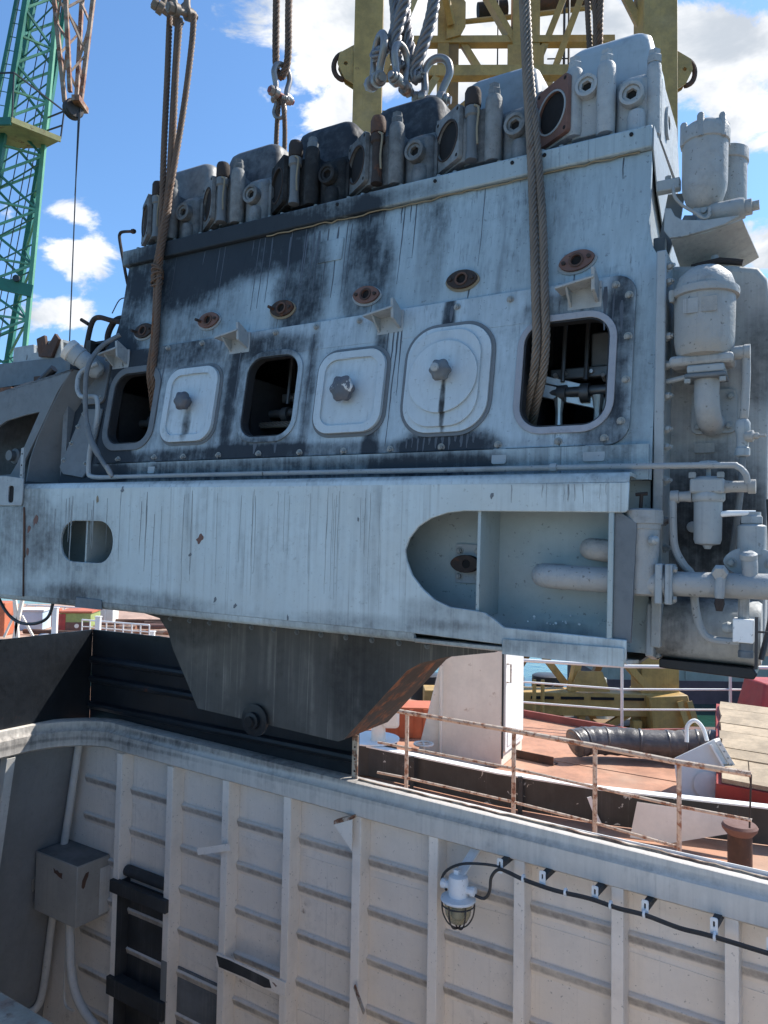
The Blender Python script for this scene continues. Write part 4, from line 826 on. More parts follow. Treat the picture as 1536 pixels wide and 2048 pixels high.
MB().plate([(-3.50, .0), (-3.24, .0), (-3.25, .062), (-3.49, .066)], [], -.012, -.0005).build('lug', 'engine_dark', beam, bevel=.004)
MB().plate([(-3.53, .272), (-3.46, .272), (-3.46, .236), (-3.53, .236)], [], -.003, -.0004).build('tag_plate', 'engine_beam', beam)
MB().box(-4.4, .04, .275, .29, .02, .805).build('web', 'engine_inner', eng)
MB().box(-.695, -.680, .019, .274, .15, .66).build('partition', 'engine_inner', eng)
MB().box(-3.46, -3.445, .019, .274, .05, .80).build('partition', 'engine_inner', eng)
MB().box(-.085, -.062, .004, .274, .102, .655).build('end_rib', 'engine_inner', eng, bevel=.004)
sp3 = [(rx.uniform(-2.7, -1.15), rx.uniform(.70, .77), rx.uniform(.25, .62), rx.uniform(.002, .0045)) for _ in range(26)] + [(rx.uniform(-4.0, -2.7), rx.uniform(.6, .77), rx.uniform(.15, .5), rx.uniform(.003, .012)) for _ in range(20)] + [(rx.uniform(-.7, -.05), .77, rx.uniform(.04, .10), rx.uniform(.003, .008)) for _ in range(10)]
runs('oil_runs', 'oil_thin', beam, FRONT, -.0009, sp3)
ft = MB().plate(rrect(-.915, -.765, .29, .49, .012, 3), [], .262, .2745).build('fitting_plate', 'engine_grey', eng, bevel=.003)
for x in (-.89, -.79):
    for z in (.325, .455): MB().bolt((x, .262, z), (0, -1, 0), .014, .014).build('bolt', 'bolt', ft)
ff = MB().plate([(-.845 + .078 * math.cos(a), .39 + .045 * math.copysign(abs(math.sin(a)) ** 1.2, math.sin(a))) for a in [2 * math.pi * k / 24 for k in range(24)]], [circ(-.835, .39, .022, 16)], .215, .2615).build('fitting_flange', 'rust_dark', ft, bevel=.004)
MB().cyl((-.835, .22, .39), (-.835, .25, .39), .0215, 14).build('port', 'black_void', ff)
# pipes running through the beam end
MB().tube(curve([(-.36, .275, .355), (-.41, .20, .355), (-.40, .13, .355), (-.30, .10, .352), (-.09, .095, .35)], 6), .056, 18).build('cooling_pipe', 'engine_pipe', eng)
MB().tube(curve([(-.17, .275, .485), (-.20, .20, .485), (-.19, .15, .485), (-.14, .13, .48), (-.06, .13, .478)], 6), .050, 18).build('cooling_pipe', 'engine_pipe', eng)
for k in range(14): MB().lathe([(.006 * random.uniform(.4, 1.2), 0), (.002, .004)], (-.36 + random.gauss(0, .09), .273 - abs(random.gauss(0, .05)), .118 + abs(random.gauss(0, .018))), (0, -1, 0), 6).build('paint_flake', 'lamp_white', eng)
MB().plate([(-.06, .09), (.012, .09), (.03, .60), (-.06, .66)], [], .02, .05).build('flange_plate', 'engine_dark', eng)
th = MB().lathe([(.060, .30), (.066, .36), (.064, .42), (.068, .50), (.070, .575), (.074, .58), (.074, .60), (.082, .602), (.082, .658), (.070, .664), (.03, .668)], (.042, .10, 0), n=26).build('thermostat_housing', 'engine_pipe', eng)
MB().cyl((.03, .10, .664), (.035, .09, .73), .008, 8).cyl((.01, .09, .728), (.06, .09, .732), .008, 8).build('spindle', 'rust_dark', th)
MB().lathe([(.02, 0), (.018, .03), (.008, .04)], (.09, .04, .53), (.6, -.8, 0), 10).build('plug', 'engine_grey', th)
MB().tube([(-.04, .10, .345), (.14, .10, .346)], .057, 20).build('cooling_pipe', 'engine_pipe', eng)
bpz = MB().tube([(.12, .10, .347), (.36, .10, .352), (.75, .10, .36)], .052, 20).build('header_pipe', 'engine_pipe', eng)
for x in (.103, .143): MB().box(x, x + .030, .035, .165, .262, .432).build('flange', 'engine_grey', bpz, bevel=.006)
for z in (.285, .41): MB().hexa((.175, .06, z), (1, 0, 0), .014, .014).build('bolt', 'bolt', bpz)
MB().tube(curve([(.36, .045, .40), (.355, .035, .36), (.355, .03, .30)], 4), [.02] * 8 + [.016], 10).hexa((.355, .045, .41), (0, -1, -.4), .032, .03).build('drain_cock', 'engine_pipe', bpz)
MB().lathe([(.017, 0), (.020, .02), (.012, .05)], (.355, .03, .30), (0, -.1, -1), 8).build('drain_nozzle', 'rust_dark', bpz)
MB().tube(curve([(.46, .10, .35), (.46, .09, .44), (.455, .10, .47)], 4), .030, 12).lathe([(.034, 0), (.034, .02), (.02, .03)], (.455, .09, .465), (0, -.3, 1), 14).build('branch', 'engine_pipe', bpz)
ox = MB().plate([(.46 + .105 * math.cos(a), .452 + .062 * math.copysign(abs(math.sin(a)) ** 1.15, math.sin(a))) for a in [2 * math.pi * k / 28 for k in range(28)]], [], .165, .19).build('oval_flange', 'engine_grey', eng, bevel=.005)
for x in (.385, .53): MB().bolt((x, .165, .445), (0, -1, 0), .016, .016).build('bolt', 'bolt', ox)
vv = MB().lathe([(.055, .48), (.055, .60), (.05, .605), (.034, .61), (.034, .66)], (.46, .20, 0), n=20).build('valve', 'engine_grey', eng)
MB().hexa((.46, .20, .612), (0, 0, 1), .045, .035).build('gland_nut', 'engine_grey', vv)
MB().tube([(.34, .17, .648), (.37, .17, .652), (.475, .18, .656)], [.012, .013, .010], 8).build('lever', 'lamp_white', vv)

# ---- gear case and filters at the right-hand end
gp = [(.06, .03), (.47, .02), (.505, .06), (.515, 1.60), (.50, 1.72), (.46, 1.775), (.36, 1.80), (.06, 1.845)]
gc = MB().plate(gp, [], .40, 1.15).build('gear_case', 'engine_case', eng, bevel=.03, seg=3)
MB().plate([(.42, -.02), (.62, .02), (.62, 1.70), (.42, 1.80)], [], .75, 1.3).build('rear_case', 'engine_case', eng, bevel=.04)
ef = MB().box(.062, .105, .20, .40, .06, 1.84).build('end_flange', 'engine_grey', eng, bevel=.006)
for z in (1.77, 1.70, 1.45, 1.32, 1.18, 1.03, .95, .80, .62, .5): MB().bolt((.106, .23, z), (.9, -.45, 0), .016, .022).build('bolt', 'bolt', ef)
MB().tube([(.106, .25, 1.25), (.19, .24, 1.262)], .012, 8).build('stub_pipe', 'engine_grey', ef)
for x, z in ((.21, .94),): MB().plate(rrect(x, x + .085, z, z + .045, .006, 2), [], .390, .402).build('rating_plate', 'engine_case', gc)
MB().tube([(.18, .45, 1.83), (.30, .44, 1.84), (.40, .44, 1.815)], .016, 8).build('lifting_bar', 'rust_dark', gc)
MB().hexa((.28, .45, 1.84), (0, 0, 1), .018, .03).build('nut', 'bolt', gc)
# drum at the bottom of the gear case
MB().lathe([(.02, 0), (.13, .002), (.14, .02), (.14, .42), (.13, .435), (.02, .436)], (.06, .36, .14), (1, 0, 0), 26).build('oil_cooler', 'engine_case', eng)
MB().plate([(.36, .14 - .155), (.52, .02), (.5, .25), (.36, .30), (.22, .25), (.2, .02)], [], .04, .075, lambda u, v, d: (d, u, v)).build('cooler_flange', 'engine_grey', eng, bevel=.008)
for k in range(5): MB().bolt((.076, .36 + .145 * math.cos(R(200 + 40 * k)), .14 + .145 * math.sin(R(200 + 40 * k))), (1, 0, 0), .012, .012).build('bolt', 'bolt', eng)
MB().plate([(.09, -.035), (.47, -.045), (.485, -.02), (.47, .0), (.09, .004)], [], .26, .45).build('drip_tray', 'black_plate', eng, bevel=.006)
# upper twin filter on bracket
fx, fy = .232, .44
f1 = MB().lathe([(.03, 2.085), (.06, 2.10), (.082, 2.135), (.097, 2.18), (.100, 2.22), (.101, 2.40), (.108, 2.405), (.110, 2.455), (.104, 2.475), (.085, 2.492), (.03, 2.50)], (fx, fy, 0), n=30).build('fuel_filter', 'engine_pipe', eng, angle=40, label='front bowl of the twin filter')
for k in range(6):
    a = R(60 * k + 25); MB().lathe([(.017, 2.40), (.017, 2.50), (.012, 2.51)], (fx + .098 * math.cos(a), fy + .098 * math.sin(a), 0), n=10).build('cover_lug', 'engine_pipe', f1)
MB().hexa((fx, fy, 2.498), (0, 0, 1), .020, .03).build('vent_plug', 'bolt', f1)
f2 = MB().lathe([(.03, 2.085), (.08, 2.13), (.098, 2.20), (.099, 2.38), (.106, 2.385), (.106, 2.44), (.05, 2.47)], (fx + .07, fy + .20, 0), n=26).build('fuel_filter', 'engine_pipe', eng, label='rear bowl of the twin filter')
MB().box(.185, .275, .40, .56, 2.02, 2.10).build('filter_base', 'engine_grey', eng, bevel=.01)
MB().lathe([(.013, 0), (.013, .01)], (.235, .398, 2.072), (0, -1, 0), 12).build('screw', 'bolt', eng)
MB().lathe([(.048, 0), (.052, .02), (.050, .13), (.045, .15), (.036, .152), (.036, .18), (.022, .182), (.022, .21)], (.255, .43, 2.055), (1, 0, .06), 18).build('filter_valve', 'engine_pipe', eng)
MB().lathe([(.035, 0), (.04, .05), (.02, .06), (.008, .062), (.008, .09)], (.20, .40, 2.02), (-1, -.2, 0), 12).build('change_cock', 'engine_dark', eng)
MB().tube(curve([(.105, .36, 2.20), (.115, .34, 2.14), (.15, .34, 2.09), (.20, .345, 2.05), (.24, .35, 2.015), (.262, .36, 2.03), (.262, .37, 2.07)], 5), .0075, 8).build('thin_pipe', 'engine_pipe', eng)
MB().box(.018, .125, .42, .47, 2.215, 2.27).build('filter_arm', 'engine_grey', eng, bevel=.006)
MB().hexa((.07, .44, 2.27), (0, 0, 1), .016, .02).build('bolt', 'bolt', eng)
MB().plate([(.02, 1.90), (.06, 1.90), (.12, 2.10), (.135, 2.22), (.06, 2.23), (.02, 2.0)], [], .50, .52).build('filter_bracket', 'engine_dark', eng)
MB().box(.005, .06, .44, .60, 1.82, 2.0).build('bracket_foot', 'engine_dark', eng, bevel=.005)
# drip shelf: curved lip with a sloping sheet
sh = MB().plate([(.072, 2.09), (.10, 2.085), (.118, 2.045), (.15, 2.02), (.25, 2.0), (.39, 1.995), (.33, 1.965), (.25, 1.952), (.15, 1.94), (.095, 1.945), (.070, 1.985)], [], .335, .35).build('drip_shelf', 'engine_grey', eng, bevel=.003)
MB().add([(.10, .351, 1.945), (.25, .351, 1.952), (.40, .351, 1.985), (.455, .62, 1.90), (.28, .70, 1.84), (.12, .55, 1.86), (.10, .351, 1.938), (.25, .351, 1.945), (.40, .351, 1.978), (.455, .62, 1.893), (.28, .70, 1.833), (.12, .55, 1.853)],
         [(0, 1, 2, 3, 4, 5), (11, 10, 9, 8, 7, 6), (0, 6, 7, 1), (1, 7, 8, 2), (2, 8, 9, 3), (3, 9, 10, 4), (4, 10, 11, 5), (5, 11, 6, 0)]).build('shelf_sheet', 'engine_case', sh)
# domed separator on the case side
dx_, dy_ = .262, .24
dm = MB().lathe([(.06, 1.335), (.105, 1.345), (.118, 1.37), (.124, 1.41), (.126, 1.60), (.124, 1.625), (.122, 1.66), (.108, 1.70), (.07, 1.735), (.02, 1.745)], (dx_, dy_, 0), n=32).build('separator', 'engine_pipe', eng, angle=45)
MB().lathe([(.125, 1.602), (.140, 1.606), (.142, 1.622), (.140, 1.638), (.122, 1.642)], (dx_, dy_, 0), n=32).build('clamp_ring', 'engine_pipe', dm)
MB().plate(rrect(.19, .25, 1.51, 1.575, .004, 2), [], .112, .118).build('data_plate', 'engine_pipe', dm); MB().plate(rrect(.262, .325, 1.51, 1.575, .004, 2), [], .112, .118).build('data_plate', 'engine_pipe', dm)
MB().lathe([(.010, 0), (.014, .02), (.014, .05)], (.135, .17, 1.585), (0, 0, 1), 8).build('clamp_screw', 'bolt', dm)
MB().box(.125, .385, .17, .33, 1.30, 1.345).build('outlet_body', 'engine_pipe', dm, bevel=.015)
MB().lathe([(.03, 0), (.03, .05), (.034, .052), (.034, .075)], (.37, .24, 1.35), (1, 0, 0), 12).build('side_union', 'engine_pipe', dm)
MB().box(.20, .35, .17, .31, 1.262, 1.298).build('upper_flange', 'engine_grey', dm, bevel=.008); MB().box(.192, .358, .162, .318, 1.240, 1.260).build('lower_flange', 'engine_dark', dm, bevel=.006)
for x in (.205, .345): MB().hexa((x, .165, 1.235), (0, 0, -1), .014, .02).build('bolt', 'bolt', dm)
MB().tube(curve([(.275, .24, 1.245), (.275, .24, 1.18), (.277, .245, 1.12), (.282, .285, 1.075), (.285, .38, 1.065)], 6), [.052] * 24 + [.056], 20).build('elbow_pipe', 'engine_pipe', eng)
el = MB().plate(rrect(.195, .385, 1.025, 1.225, .03, 5), [], .378, .399).build('elbow_flange', 'engine_grey', eng, bevel=.005)
for x, z in ((.225, 1.055), (.355, 1.055), (.36, 1.19), (.225, 1.19)): MB().bolt((x, .378, z), (0, -1, 0), .014, .014).build('bolt', 'bolt', el)
MB().tube(curve([(.428, .24, 1.36), (.43, .24, 1.25), (.425, .24, 1.1), (.42, .25, 1.06)], 5), .018, 12).build('drain_pipe', 'engine_pipe', eng)
tv = MB().lathe([(.024, .90), (.030, .905), (.030, .935), (.024, .94), (.026, 1.0), (.030, 1.01), (.030, 1.045), (.022, 1.06)], (.418, .25, 0), n=12).build('tee_valve', 'engine_grey', eng)
MB().lathe([(.022, 0), (.026, .03), (.014, .035), (.014, .05), (.006, .055), (.006, .08)], (.43, .24, .985), (1, -.2, 0), 12).build('spindle', 'engine_pipe', tv)
MB().tube(curve([(.418, .25, .90), (.415, .26, .80), (.395, .27, .6), (.37, .28, .4)], 5), .014, 10).build('drain_pipe', 'engine_dark', eng)
# oil line along the beam
MB().tube(curve([(-3.30, .10, .862), (-2.6, .10, .862), (-1.8, .10, .860), (-.6, .10, .855), (.0, .10, .853), (.36, .10, .849), (.41, .10, .842), (.440, .10, .812), (.448, .11, .775)], 6), .0135, 10).build('oil_line', 'engine_pipe', eng)
MB().lathe([(.02, -.015), (.022, 0), (.02, .015)], (-.36, .10, .855), (1, 0, 0), 8).build('coupling', 'engine_grey', eng)
# small oil filter
sf = MB().lathe([(.012, .50), (.02, .515), (.050, .522), (.056, .54), (.057, .70), (.062, .702), (.068, .71), (.068, .735), (.06, .745), (.06, .80), (.05, .808), (.03, .81)], (.292, .18, 0), n=24).build('oil_filter', 'engine_grey', eng, angle=40)
MB().box(.225, .358, .115, .245, .735, .80).build('filter_head', 'engine_grey', sf, bevel=.01)
for x in (.235, .345): MB().hexa((x, .125, .80), (0, 0, 1), .016, .024).build('bolt', 'bolt', sf)
MB().lathe([(.010, .80), (.010, .845)], (.292, .18, 0), n=8).lathe([(.038, .845), (.042, .85), (.042, .872), (.034, .876)], (.292, .18, 0), n=6).build('tee_handle', 'engine_grey', sf)
MB().lathe([(.028, 0), (.024, .03), (.024, .09), (.030, .092), (.030, .12)], (.355, .17, .765), (1, 0, 0), 12).build('union', 'engine_pipe', sf)
MB().lathe([(.026, 0), (.022, .03), (.022, .05), (.028, .052), (.028, .085), (.016, .09)], (.228, .17, .725), (-1, 0, -.03), 12).build('union', 'engine_pipe', sf)
MB().tube(curve([(.152, .165, .72), (.155, .16, .60), (.165, .16, .50), (.20, .16, .43), (.235, .17, .38), (.25, .16, .25), (.275, .15, .16), (.32, .15, .122), (.44, .15, .12)], 6), .017, 10).build('return_pipe', 'engine_pipe', eng)
bx = MB().box(.398, .475, .11, .19, .122, .218).build('valve_block', 'lamp_white', eng, bevel=.004)
MB().tube([(.435, .15, .21), (.437, .14, .33)], .022, 10).build('riser', 'engine_pipe', bx); MB().lathe([(.03, 0), (.026, -.03), (.03, -.035), (.03, -.06)], (.445, .15, .12), n=10).build('bottom_union', 'engine_dark', bx)
MB().lathe([(.02, 0), (.026, .02), (.016, .04)], (.396, .16, .175), (-1, 0, 0), 10).build('side_plug', 'engine_grey', bx)
MB().bar((.485, .12, .02), (.485, .12, .23), .012).bar((.48, .12, .17), (.53, .14, .17), .008).build('lever', 'wire_dark', bx)
MB().tube(curve([(.52, .30, 0.72), (.53, .29, .5), (.535, .25, .25), (.50, .2, .05)], 5), .012, 8).build('hose', 'wire_dark', eng)
MB().lathe([(.026, 0), (.024, .015), (.01, .02)], (.205, .398, .60), (0, -1, 0), 14).build('blank_plug', 'engine_grey', gc)

# ---- flywheel housing and gear at the left-hand end
arc = [(-3.80, 1.60)] + [(-3.86, 1.56), (-3.95, 1.46), (-4.06, 1.27), (-4.16, 1.10), (-4.22, .95), (-4.235, .83)]
fhs = MB().plate([(-3.79, 1.62), (-4.0, 1.60), (-4.55, 1.53), (-5.4, 1.42), (-5.4, .66), (-4.335, .685), (-4.32, .86), (-4.27, .985), (-4.16, 1.14), (-4.05, 1.30), (-3.93, 1.48)],
                 [[(-4.28, 1.33), (-4.12, 1.345), (-4.25, 1.14), (-4.35, .98), (-4.42, .90), (-5.2, .88), (-5.2, 1.18), (-4.75, 1.20), (-4.5, 1.30)]], .10, .118).build('flywheel_guard', 'engine_dark', eng, bevel=.003)
MB().plate([(-4.8, .665), (-4.11, .665), (-4.10, .70), (-4.10, .855), (-4.30, .875), (-4.8, .875)], [rrect(-4.262, -4.200, .685, .805, .02, 3)], -.014, -.004).build('guard_foot', 'engine_grey', eng, bevel=.002)
MB().box(-4.262, -4.20, -.0035, -.001, .685, .805).build('foot_slot', 'black_void', eng)
MB().plate([(-4.8, .035), (-4.052, .035), (-4.085, .655), (-4.8, .655)], [], -.008, -.0006).build('end_housing', 'engine_beam', eng, bevel=.002)
MB().plate([(-4.050, .036), (-4.042, .036), (-4.060, .30), (-4.050, .31), (-4.075, .6), (-4.085, .655), (-4.092, .655)], [], -.0095, -.0004).build('rusty_seam', 'rust', eng)
for cx_, cz_, r_, mt_ in ((-2.436, .472, .045, 'rust_flange'), (-3.957, .566, .05, 'rust_flange'), (-4.03, .35, .04, 'rust_flange'), (-2.301, .124, .022, 'engine_dark'), (-2.149, .10, .02, 'engine_dark'), (-1.777, .06, .02, 'engine_dark'), (-3.111, .767, .03, 'engine_dark'), (-3.341, .703, .03, 'sealant'), (-4.03, .50, .04, 'rust_flange'), (-2.51, .376, .018, 'engine_dark'), (-.62, .72, .02, 'engine_dark'), (-1.35, .60, .014, 'engine_dark')):
    an = random.uniform(.6, 1.8); pl = [(cx_ + r_ * random.uniform(.45, 1.05) * (math.cos(t_) * .55 * math.cos(an - 1.57) - math.sin(t_) * math.sin(an - 1.57)), cz_ + r_ * random.uniform(.45, 1.05) * (math.cos(t_) * .55 * math.sin(an - 1.57) + math.sin(t_) * math.cos(an - 1.57))) for t_ in [2 * math.pi * k / 11 for k in range(11)]]
    MB().plate(pl, [], -.0016, -.0004).build('paint_chip', mt_, beam)
a3 = MB()
rings = []
for (x, z) in ((-3.80, 1.615), (-3.90, 1.50), (-4.03, 1.32), (-4.14, 1.15), (-4.21, 1.0), (-4.24, .84)): rings.append([(x, .102, z), (x + .012, .102, z + .008), (x + .16, .42, z + .008), (x + .15, .42, z)])
a3.loft(rings).build('guard_rim', 'engine_dark', eng)
ah = MB().plate([(-4.155, .835), (-4.125, .835), (-4.125, 1.075), (-4.155, 1.07)], [], -.004, .012).build('angle_strip', 'engine_grey', eng)
for z in (.88, .95, 1.03): MB().cyl((-4.14, -.003, z), (-4.14, -.006, z), .006, 8).build('bolt_hole', 'black_void', ah)
gt = MB().lathe([(.55, .35), (.64, .35), (.64, .55), (.55, .55)], (-4.75, 0, .95), (0, 1, 0), 40).build('flywheel', 'interior', eng)
tm_ = None
for k in range(36):
    a = R(10 * k)
    o = MB().box(-.014, .014, .36, .54, .64, .675).build('gear_tooth', 'interior', gt) if tm_ is None else dup(tm_, gt)
    tm_ = tm_ or o; o.location = (-4.75, 0, .95); o.rotation_euler = (0, a, 0)
MB().lathe([(.06, 0), (.06, .04), (.04, .05), (.04, .09)], (-4.62, .30, 1.06), (0, -1, 0), 14).build('turning_pinion', 'engine_dark', eng)
MB().add([(-3.78, .10, 1.625), (-5.4, .10, 1.42), (-5.4, .55, 1.66), (-4.15, .55, 1.76), (-3.78, .10, 1.610), (-5.4, .10, 1.405), (-5.4, .55, 1.645), (-4.15, .55, 1.745)], [(0, 1, 2, 3), (7, 6, 5, 4), (0, 4, 5, 1), (1, 5, 6, 2), (2, 6, 7, 3), (3, 7, 4, 0)]).build('guard_top', 'rust_dark', eng)
gb = MB().add([(-4.18, .50, 1.70), (-5.5, .50, 1.68), (-5.5, .95, 1.68), (-4.18, .95, 1.70), (-4.26, .52, 1.87), (-5.5, .52, 1.90), (-5.5, .95, 1.90), (-4.26, .95, 1.87)], [(0, 1, 2, 3), (7, 6, 5, 4), (0, 4, 5, 1), (1, 5, 6, 2), (2, 6, 7, 3), (3, 7, 4, 0)]).build('guard_saddle', 'engine_dark', eng)
MB().plate([(-5.12, 1.88), (-4.50, 1.87), (-4.52, 2.03), (-4.70, 2.03), (-4.70, 1.95), (-4.85, 1.95), (-4.855, 2.02), (-5.12, 2.02)], [], .53, .56).build('saddle_cheek', 'engine_grey', gb, bevel=.006)
MB().box(-5.12, -4.855, .56, .75, 2.0, 2.02).box(-4.70, -4.52, .56, .75, 2.01, 2.03).build('saddle_cap', 'engine_grey', gb)
MB().plate([(-4.74, 1.90), (-4.58, 1.88), (-4.50, 2.02), (-4.55, 2.07), (-4.62, 1.99), (-4.66, 1.99), (-4.68, 2.07), (-4.78, 2.05)], [], .50, .528).build('torn_bracket', 'rust', gb, bevel=.004)
MB().box(-4.65, -4.50, .12, .2, 1.50, 1.56).box(-4.35, -4.28, .2, .26, 1.58, 1.64).build('debris', 'rust', eng)
# breather can
bc = MB().lathe([(.070, 0), (.072, .02), (.072, .10), (.066, .105), (.064, .24), (.045, .27), (.02, .28)], (-3.815, .08, 1.765), Vector((.55, .5, -.52)), 22).build('breather_can', 'engine_grey', eng)
MB().lathe([(.073, -.004), (.077, .0), (.077, .035), (.072, .04)], (-3.815, .08, 1.765), Vector((.55, .5, -.52)), 22).build('can_lid', 'conduit', bc)
# pump cover, pipes and hoses around the left end
pc = MB().plate(rrect(-3.86, -3.62, 1.40, 1.78, .05, 5), [], -.02, .0, SLOPE).build('pump_cover', 'engine_dark', eng, bevel=.005)
for x, z in ((-3.83, 1.45), (-3.66, 1.44), (-3.66, 1.72), (-3.83, 1.72)): MB().bolt(SLOPE(x, z, -.02), (0, -1, 0), .012, .012).build('bolt', 'bolt', pc)
lc = MB().plate([(-3.92, .90), (-3.70, .87), (-3.66, .92), (-3.62, 1.36), (-3.82, 1.37), (-3.97, .95)], [], -.018, .0, SLOPE).build('lower_cover', 'engine_dark', eng, bevel=.006)
for x, z in ((-3.93, 1.0), (-3.88, 1.12), (-3.84, 1.24), (-3.80, 1.33), (-3.69, .97), (-3.66, 1.1), (-3.64, 1.25)): MB().bolt(SLOPE(x, z, -.018), (0, -1, 0), .012, .012).build('bolt', 'bolt', lc)
MB().tube(curve([(-3.60, .16, 1.66), (-3.72, .12, 1.60), (-3.725, .10, 1.50), (-3.70, .10, 1.44), (-3.66, .10, 1.42), (-3.56, .10, 1.415), (-3.515, .10, 1.39), (-3.505, .10, 1.28), (-3.54, .10, 1.15), (-3.565, .10, 1.03), (-3.565, .10, .90), (-3.54, .10, .872), (-3.45, .10, .862), (-3.28, .10, .862)], 5), .0155, 10).build('fuel_line', 'engine_grey', eng)
MB().tube(curve([(-3.46, .22, 1.86), (-3.56, .14, 1.76), (-3.575, .06, 1.60), (-3.57, .05, 1.40), (-3.55, .05, 1.25), (-3.50, .05, 1.12), (-3.42, .06, 1.0), (-3.33, .08, .89)], 6), [.016] * 26 + [.021] * 10 + [.015] * 7, 10).build('hose', 'engine_dark', eng)
MB().lathe([(.018, 0), (.02, .05), (.012, .09)], (-3.36, .075, .935), (.5, .1, -.75), 10).build('hose_end', 'galv', eng)
MB().tube(curve([(-3.99, .35, 1.74), (-3.95, .35, 1.95), (-3.91, .35, 2.05), (-3.84, .35, 2.065), (-3.72, .36, 2.03), (-3.61, .40, 2.01)], 6), .019, 10).build('vent_pipe', 'rust_dark', eng)
MB().tube(curve([(-3.80, .42, 1.80), (-3.83, .42, 1.93), (-3.79, .42, 2.02), (-3.72, .42, 2.06), (-3.61, .44, 2.05)], 6), .022, 10).build('vent_pipe', 'rust_dark', eng)
MB().tube([(-4.03, .34, 2.07), (-3.96, .35, 2.03)], .014, 8).build('stub', 'rust_dark', eng)
MB().tube(curve([(-3.67, .5, 2.20), (-3.74, .5, 2.36), (-3.80, .5, 2.55), (-3.845, .5, 2.70), (-3.845, .5, 2.745), (-3.81, .5, 2.755), (-3.70, .5, 2.738)], 5), .0115, 8).hexa((-3.715, .5, 2.74), (1, 0, -.1), .018, .03).build('gauge_pipe', 'rust_dark', eng)
MB().box(-3.70, -3.63, .5, .55, 2.15, 2.30).box(-3.68, -3.63, .5, .56, 1.95, 2.08).build('gauge_block', 'engine_dark', eng, bevel=.005)
MB().tube(curve([(-3.77, .4, 2.10), (-3.72, .42, 2.20), (-3.66, .45, 2.22)], 4), .004, 6).build('thin_wire', 'wire_dark', eng)
MB().tube(curve([(-4.12, .2, 1.68), (-4.25, .18, 1.58), (-4.32, .16, 1.52)], 4), [.03] * 5 + [.024] * 4, 10).build('hose_stub', 'wire_dark', eng)
MB().box(-4.75, -3.60, .30, 1.3, .82, .84).box(-3.98, -3.93, .19, .45, .83, 1.72).build('end_casing', 'engine_dark', eng)
MB().tube(curve([(-4.5, .1, .02), (-4.40, .08, -.06), (-4.30, .08, -.13), (-4.17, .08, -.165), (-4.02, .09, -.155), (-3.91, .1, -.10), (-3.885, .12, .02)], 6), .011, 8).build('loose_hose', 'wire_dark', eng)

# ---- oil pan under the beam
def panring(y0, y1, x):
    return x
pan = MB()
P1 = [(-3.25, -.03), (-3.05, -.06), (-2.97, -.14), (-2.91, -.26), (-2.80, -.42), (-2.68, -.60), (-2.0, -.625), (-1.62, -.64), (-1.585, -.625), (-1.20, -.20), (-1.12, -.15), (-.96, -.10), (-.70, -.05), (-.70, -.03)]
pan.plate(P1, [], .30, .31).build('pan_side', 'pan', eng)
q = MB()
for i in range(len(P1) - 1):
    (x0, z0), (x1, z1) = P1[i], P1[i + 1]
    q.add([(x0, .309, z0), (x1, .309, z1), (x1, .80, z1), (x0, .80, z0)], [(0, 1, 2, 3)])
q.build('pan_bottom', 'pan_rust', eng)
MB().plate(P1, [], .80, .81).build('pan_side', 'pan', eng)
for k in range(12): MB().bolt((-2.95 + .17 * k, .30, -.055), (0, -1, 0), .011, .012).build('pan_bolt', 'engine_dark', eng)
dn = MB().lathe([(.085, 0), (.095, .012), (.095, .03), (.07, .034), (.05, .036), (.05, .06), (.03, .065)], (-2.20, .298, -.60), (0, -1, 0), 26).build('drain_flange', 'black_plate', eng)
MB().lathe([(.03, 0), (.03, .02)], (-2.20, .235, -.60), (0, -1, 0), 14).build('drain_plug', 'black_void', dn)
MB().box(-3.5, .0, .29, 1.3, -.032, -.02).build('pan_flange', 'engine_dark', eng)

# ================================================================ RIGGING
def sling(name, label, parts, group='wire rope slings'):
    """parts: list of (points in engine frame, radius, material)"""
    p0 = Ew(parts[0][0][-1]); rt = root(name, label, 'wire rope', tuple(p0), group=group); inv = Matrix.Translation(-p0)
    for pts, r, mt in parts:
        o = MB().rope([Ew(p) for p in pts], r, pitch=r * 8.5).build('rope_leg', mt, rt, angle=80); o.matrix_parent_inverse = inv
    return rt
def off(pts, dx, dy=0, dz=0): return [(x + dx, y + dy, z + dz) for x, y, z in pts]
RR = .0225
s2 = [(-.70, .44, 4.2), (-.687, .42, 3.568), (-.67, .40, 3.39), (-.633, .375, 2.961), (-.592, .352, 2.538), (-.548, .295, 2.113), (-.512, .245, 1.708), (-.498, .232, 1.50), (-.520, .262, 1.33), (-.578, .34, 1.19), (-.64, .45, 1.05)]
sling('wire_rope_sling', 'brown doubled wire rope sling looped into the rightmost open window', [(s2, RR, 'rope'), ([(x + .014 + .028 * max(0, min(1, (3.0 - z) / .8)), y + .012, z) for x, y, z in s2], RR, 'rope')])
s1a = [(-3.46, .55, 4.75), (-3.419, .5, 4.302), (-3.363, .45, 3.804), (-3.31, .4, 3.214), (-3.263, .365, 2.649), (-3.262, .345, 2.327), (-3.215, .30, 1.886), (-3.205, .265, 1.60), (-3.22, .30, 1.47), (-3.30, .40, 1.35)]
s1b = [(-3.355, .52, 4.243), (-3.301, .46, 3.603), (-3.25, .405, 3.018), (-3.24, .365, 2.643), (-3.235, .34, 2.33), (-3.178, .285, 1.886), (-3.170, .262, 1.60), (-3.19, .31, 1.46), (-3.28, .42, 1.34)]
s1c = [(-3.314, .5, 4.229), (-3.288, .46, 3.788), (-3.247, .42, 3.209), (-3.217, .375, 2.75), (-3.23, .34, 2.45), (-3.25, .33, 2.30)]
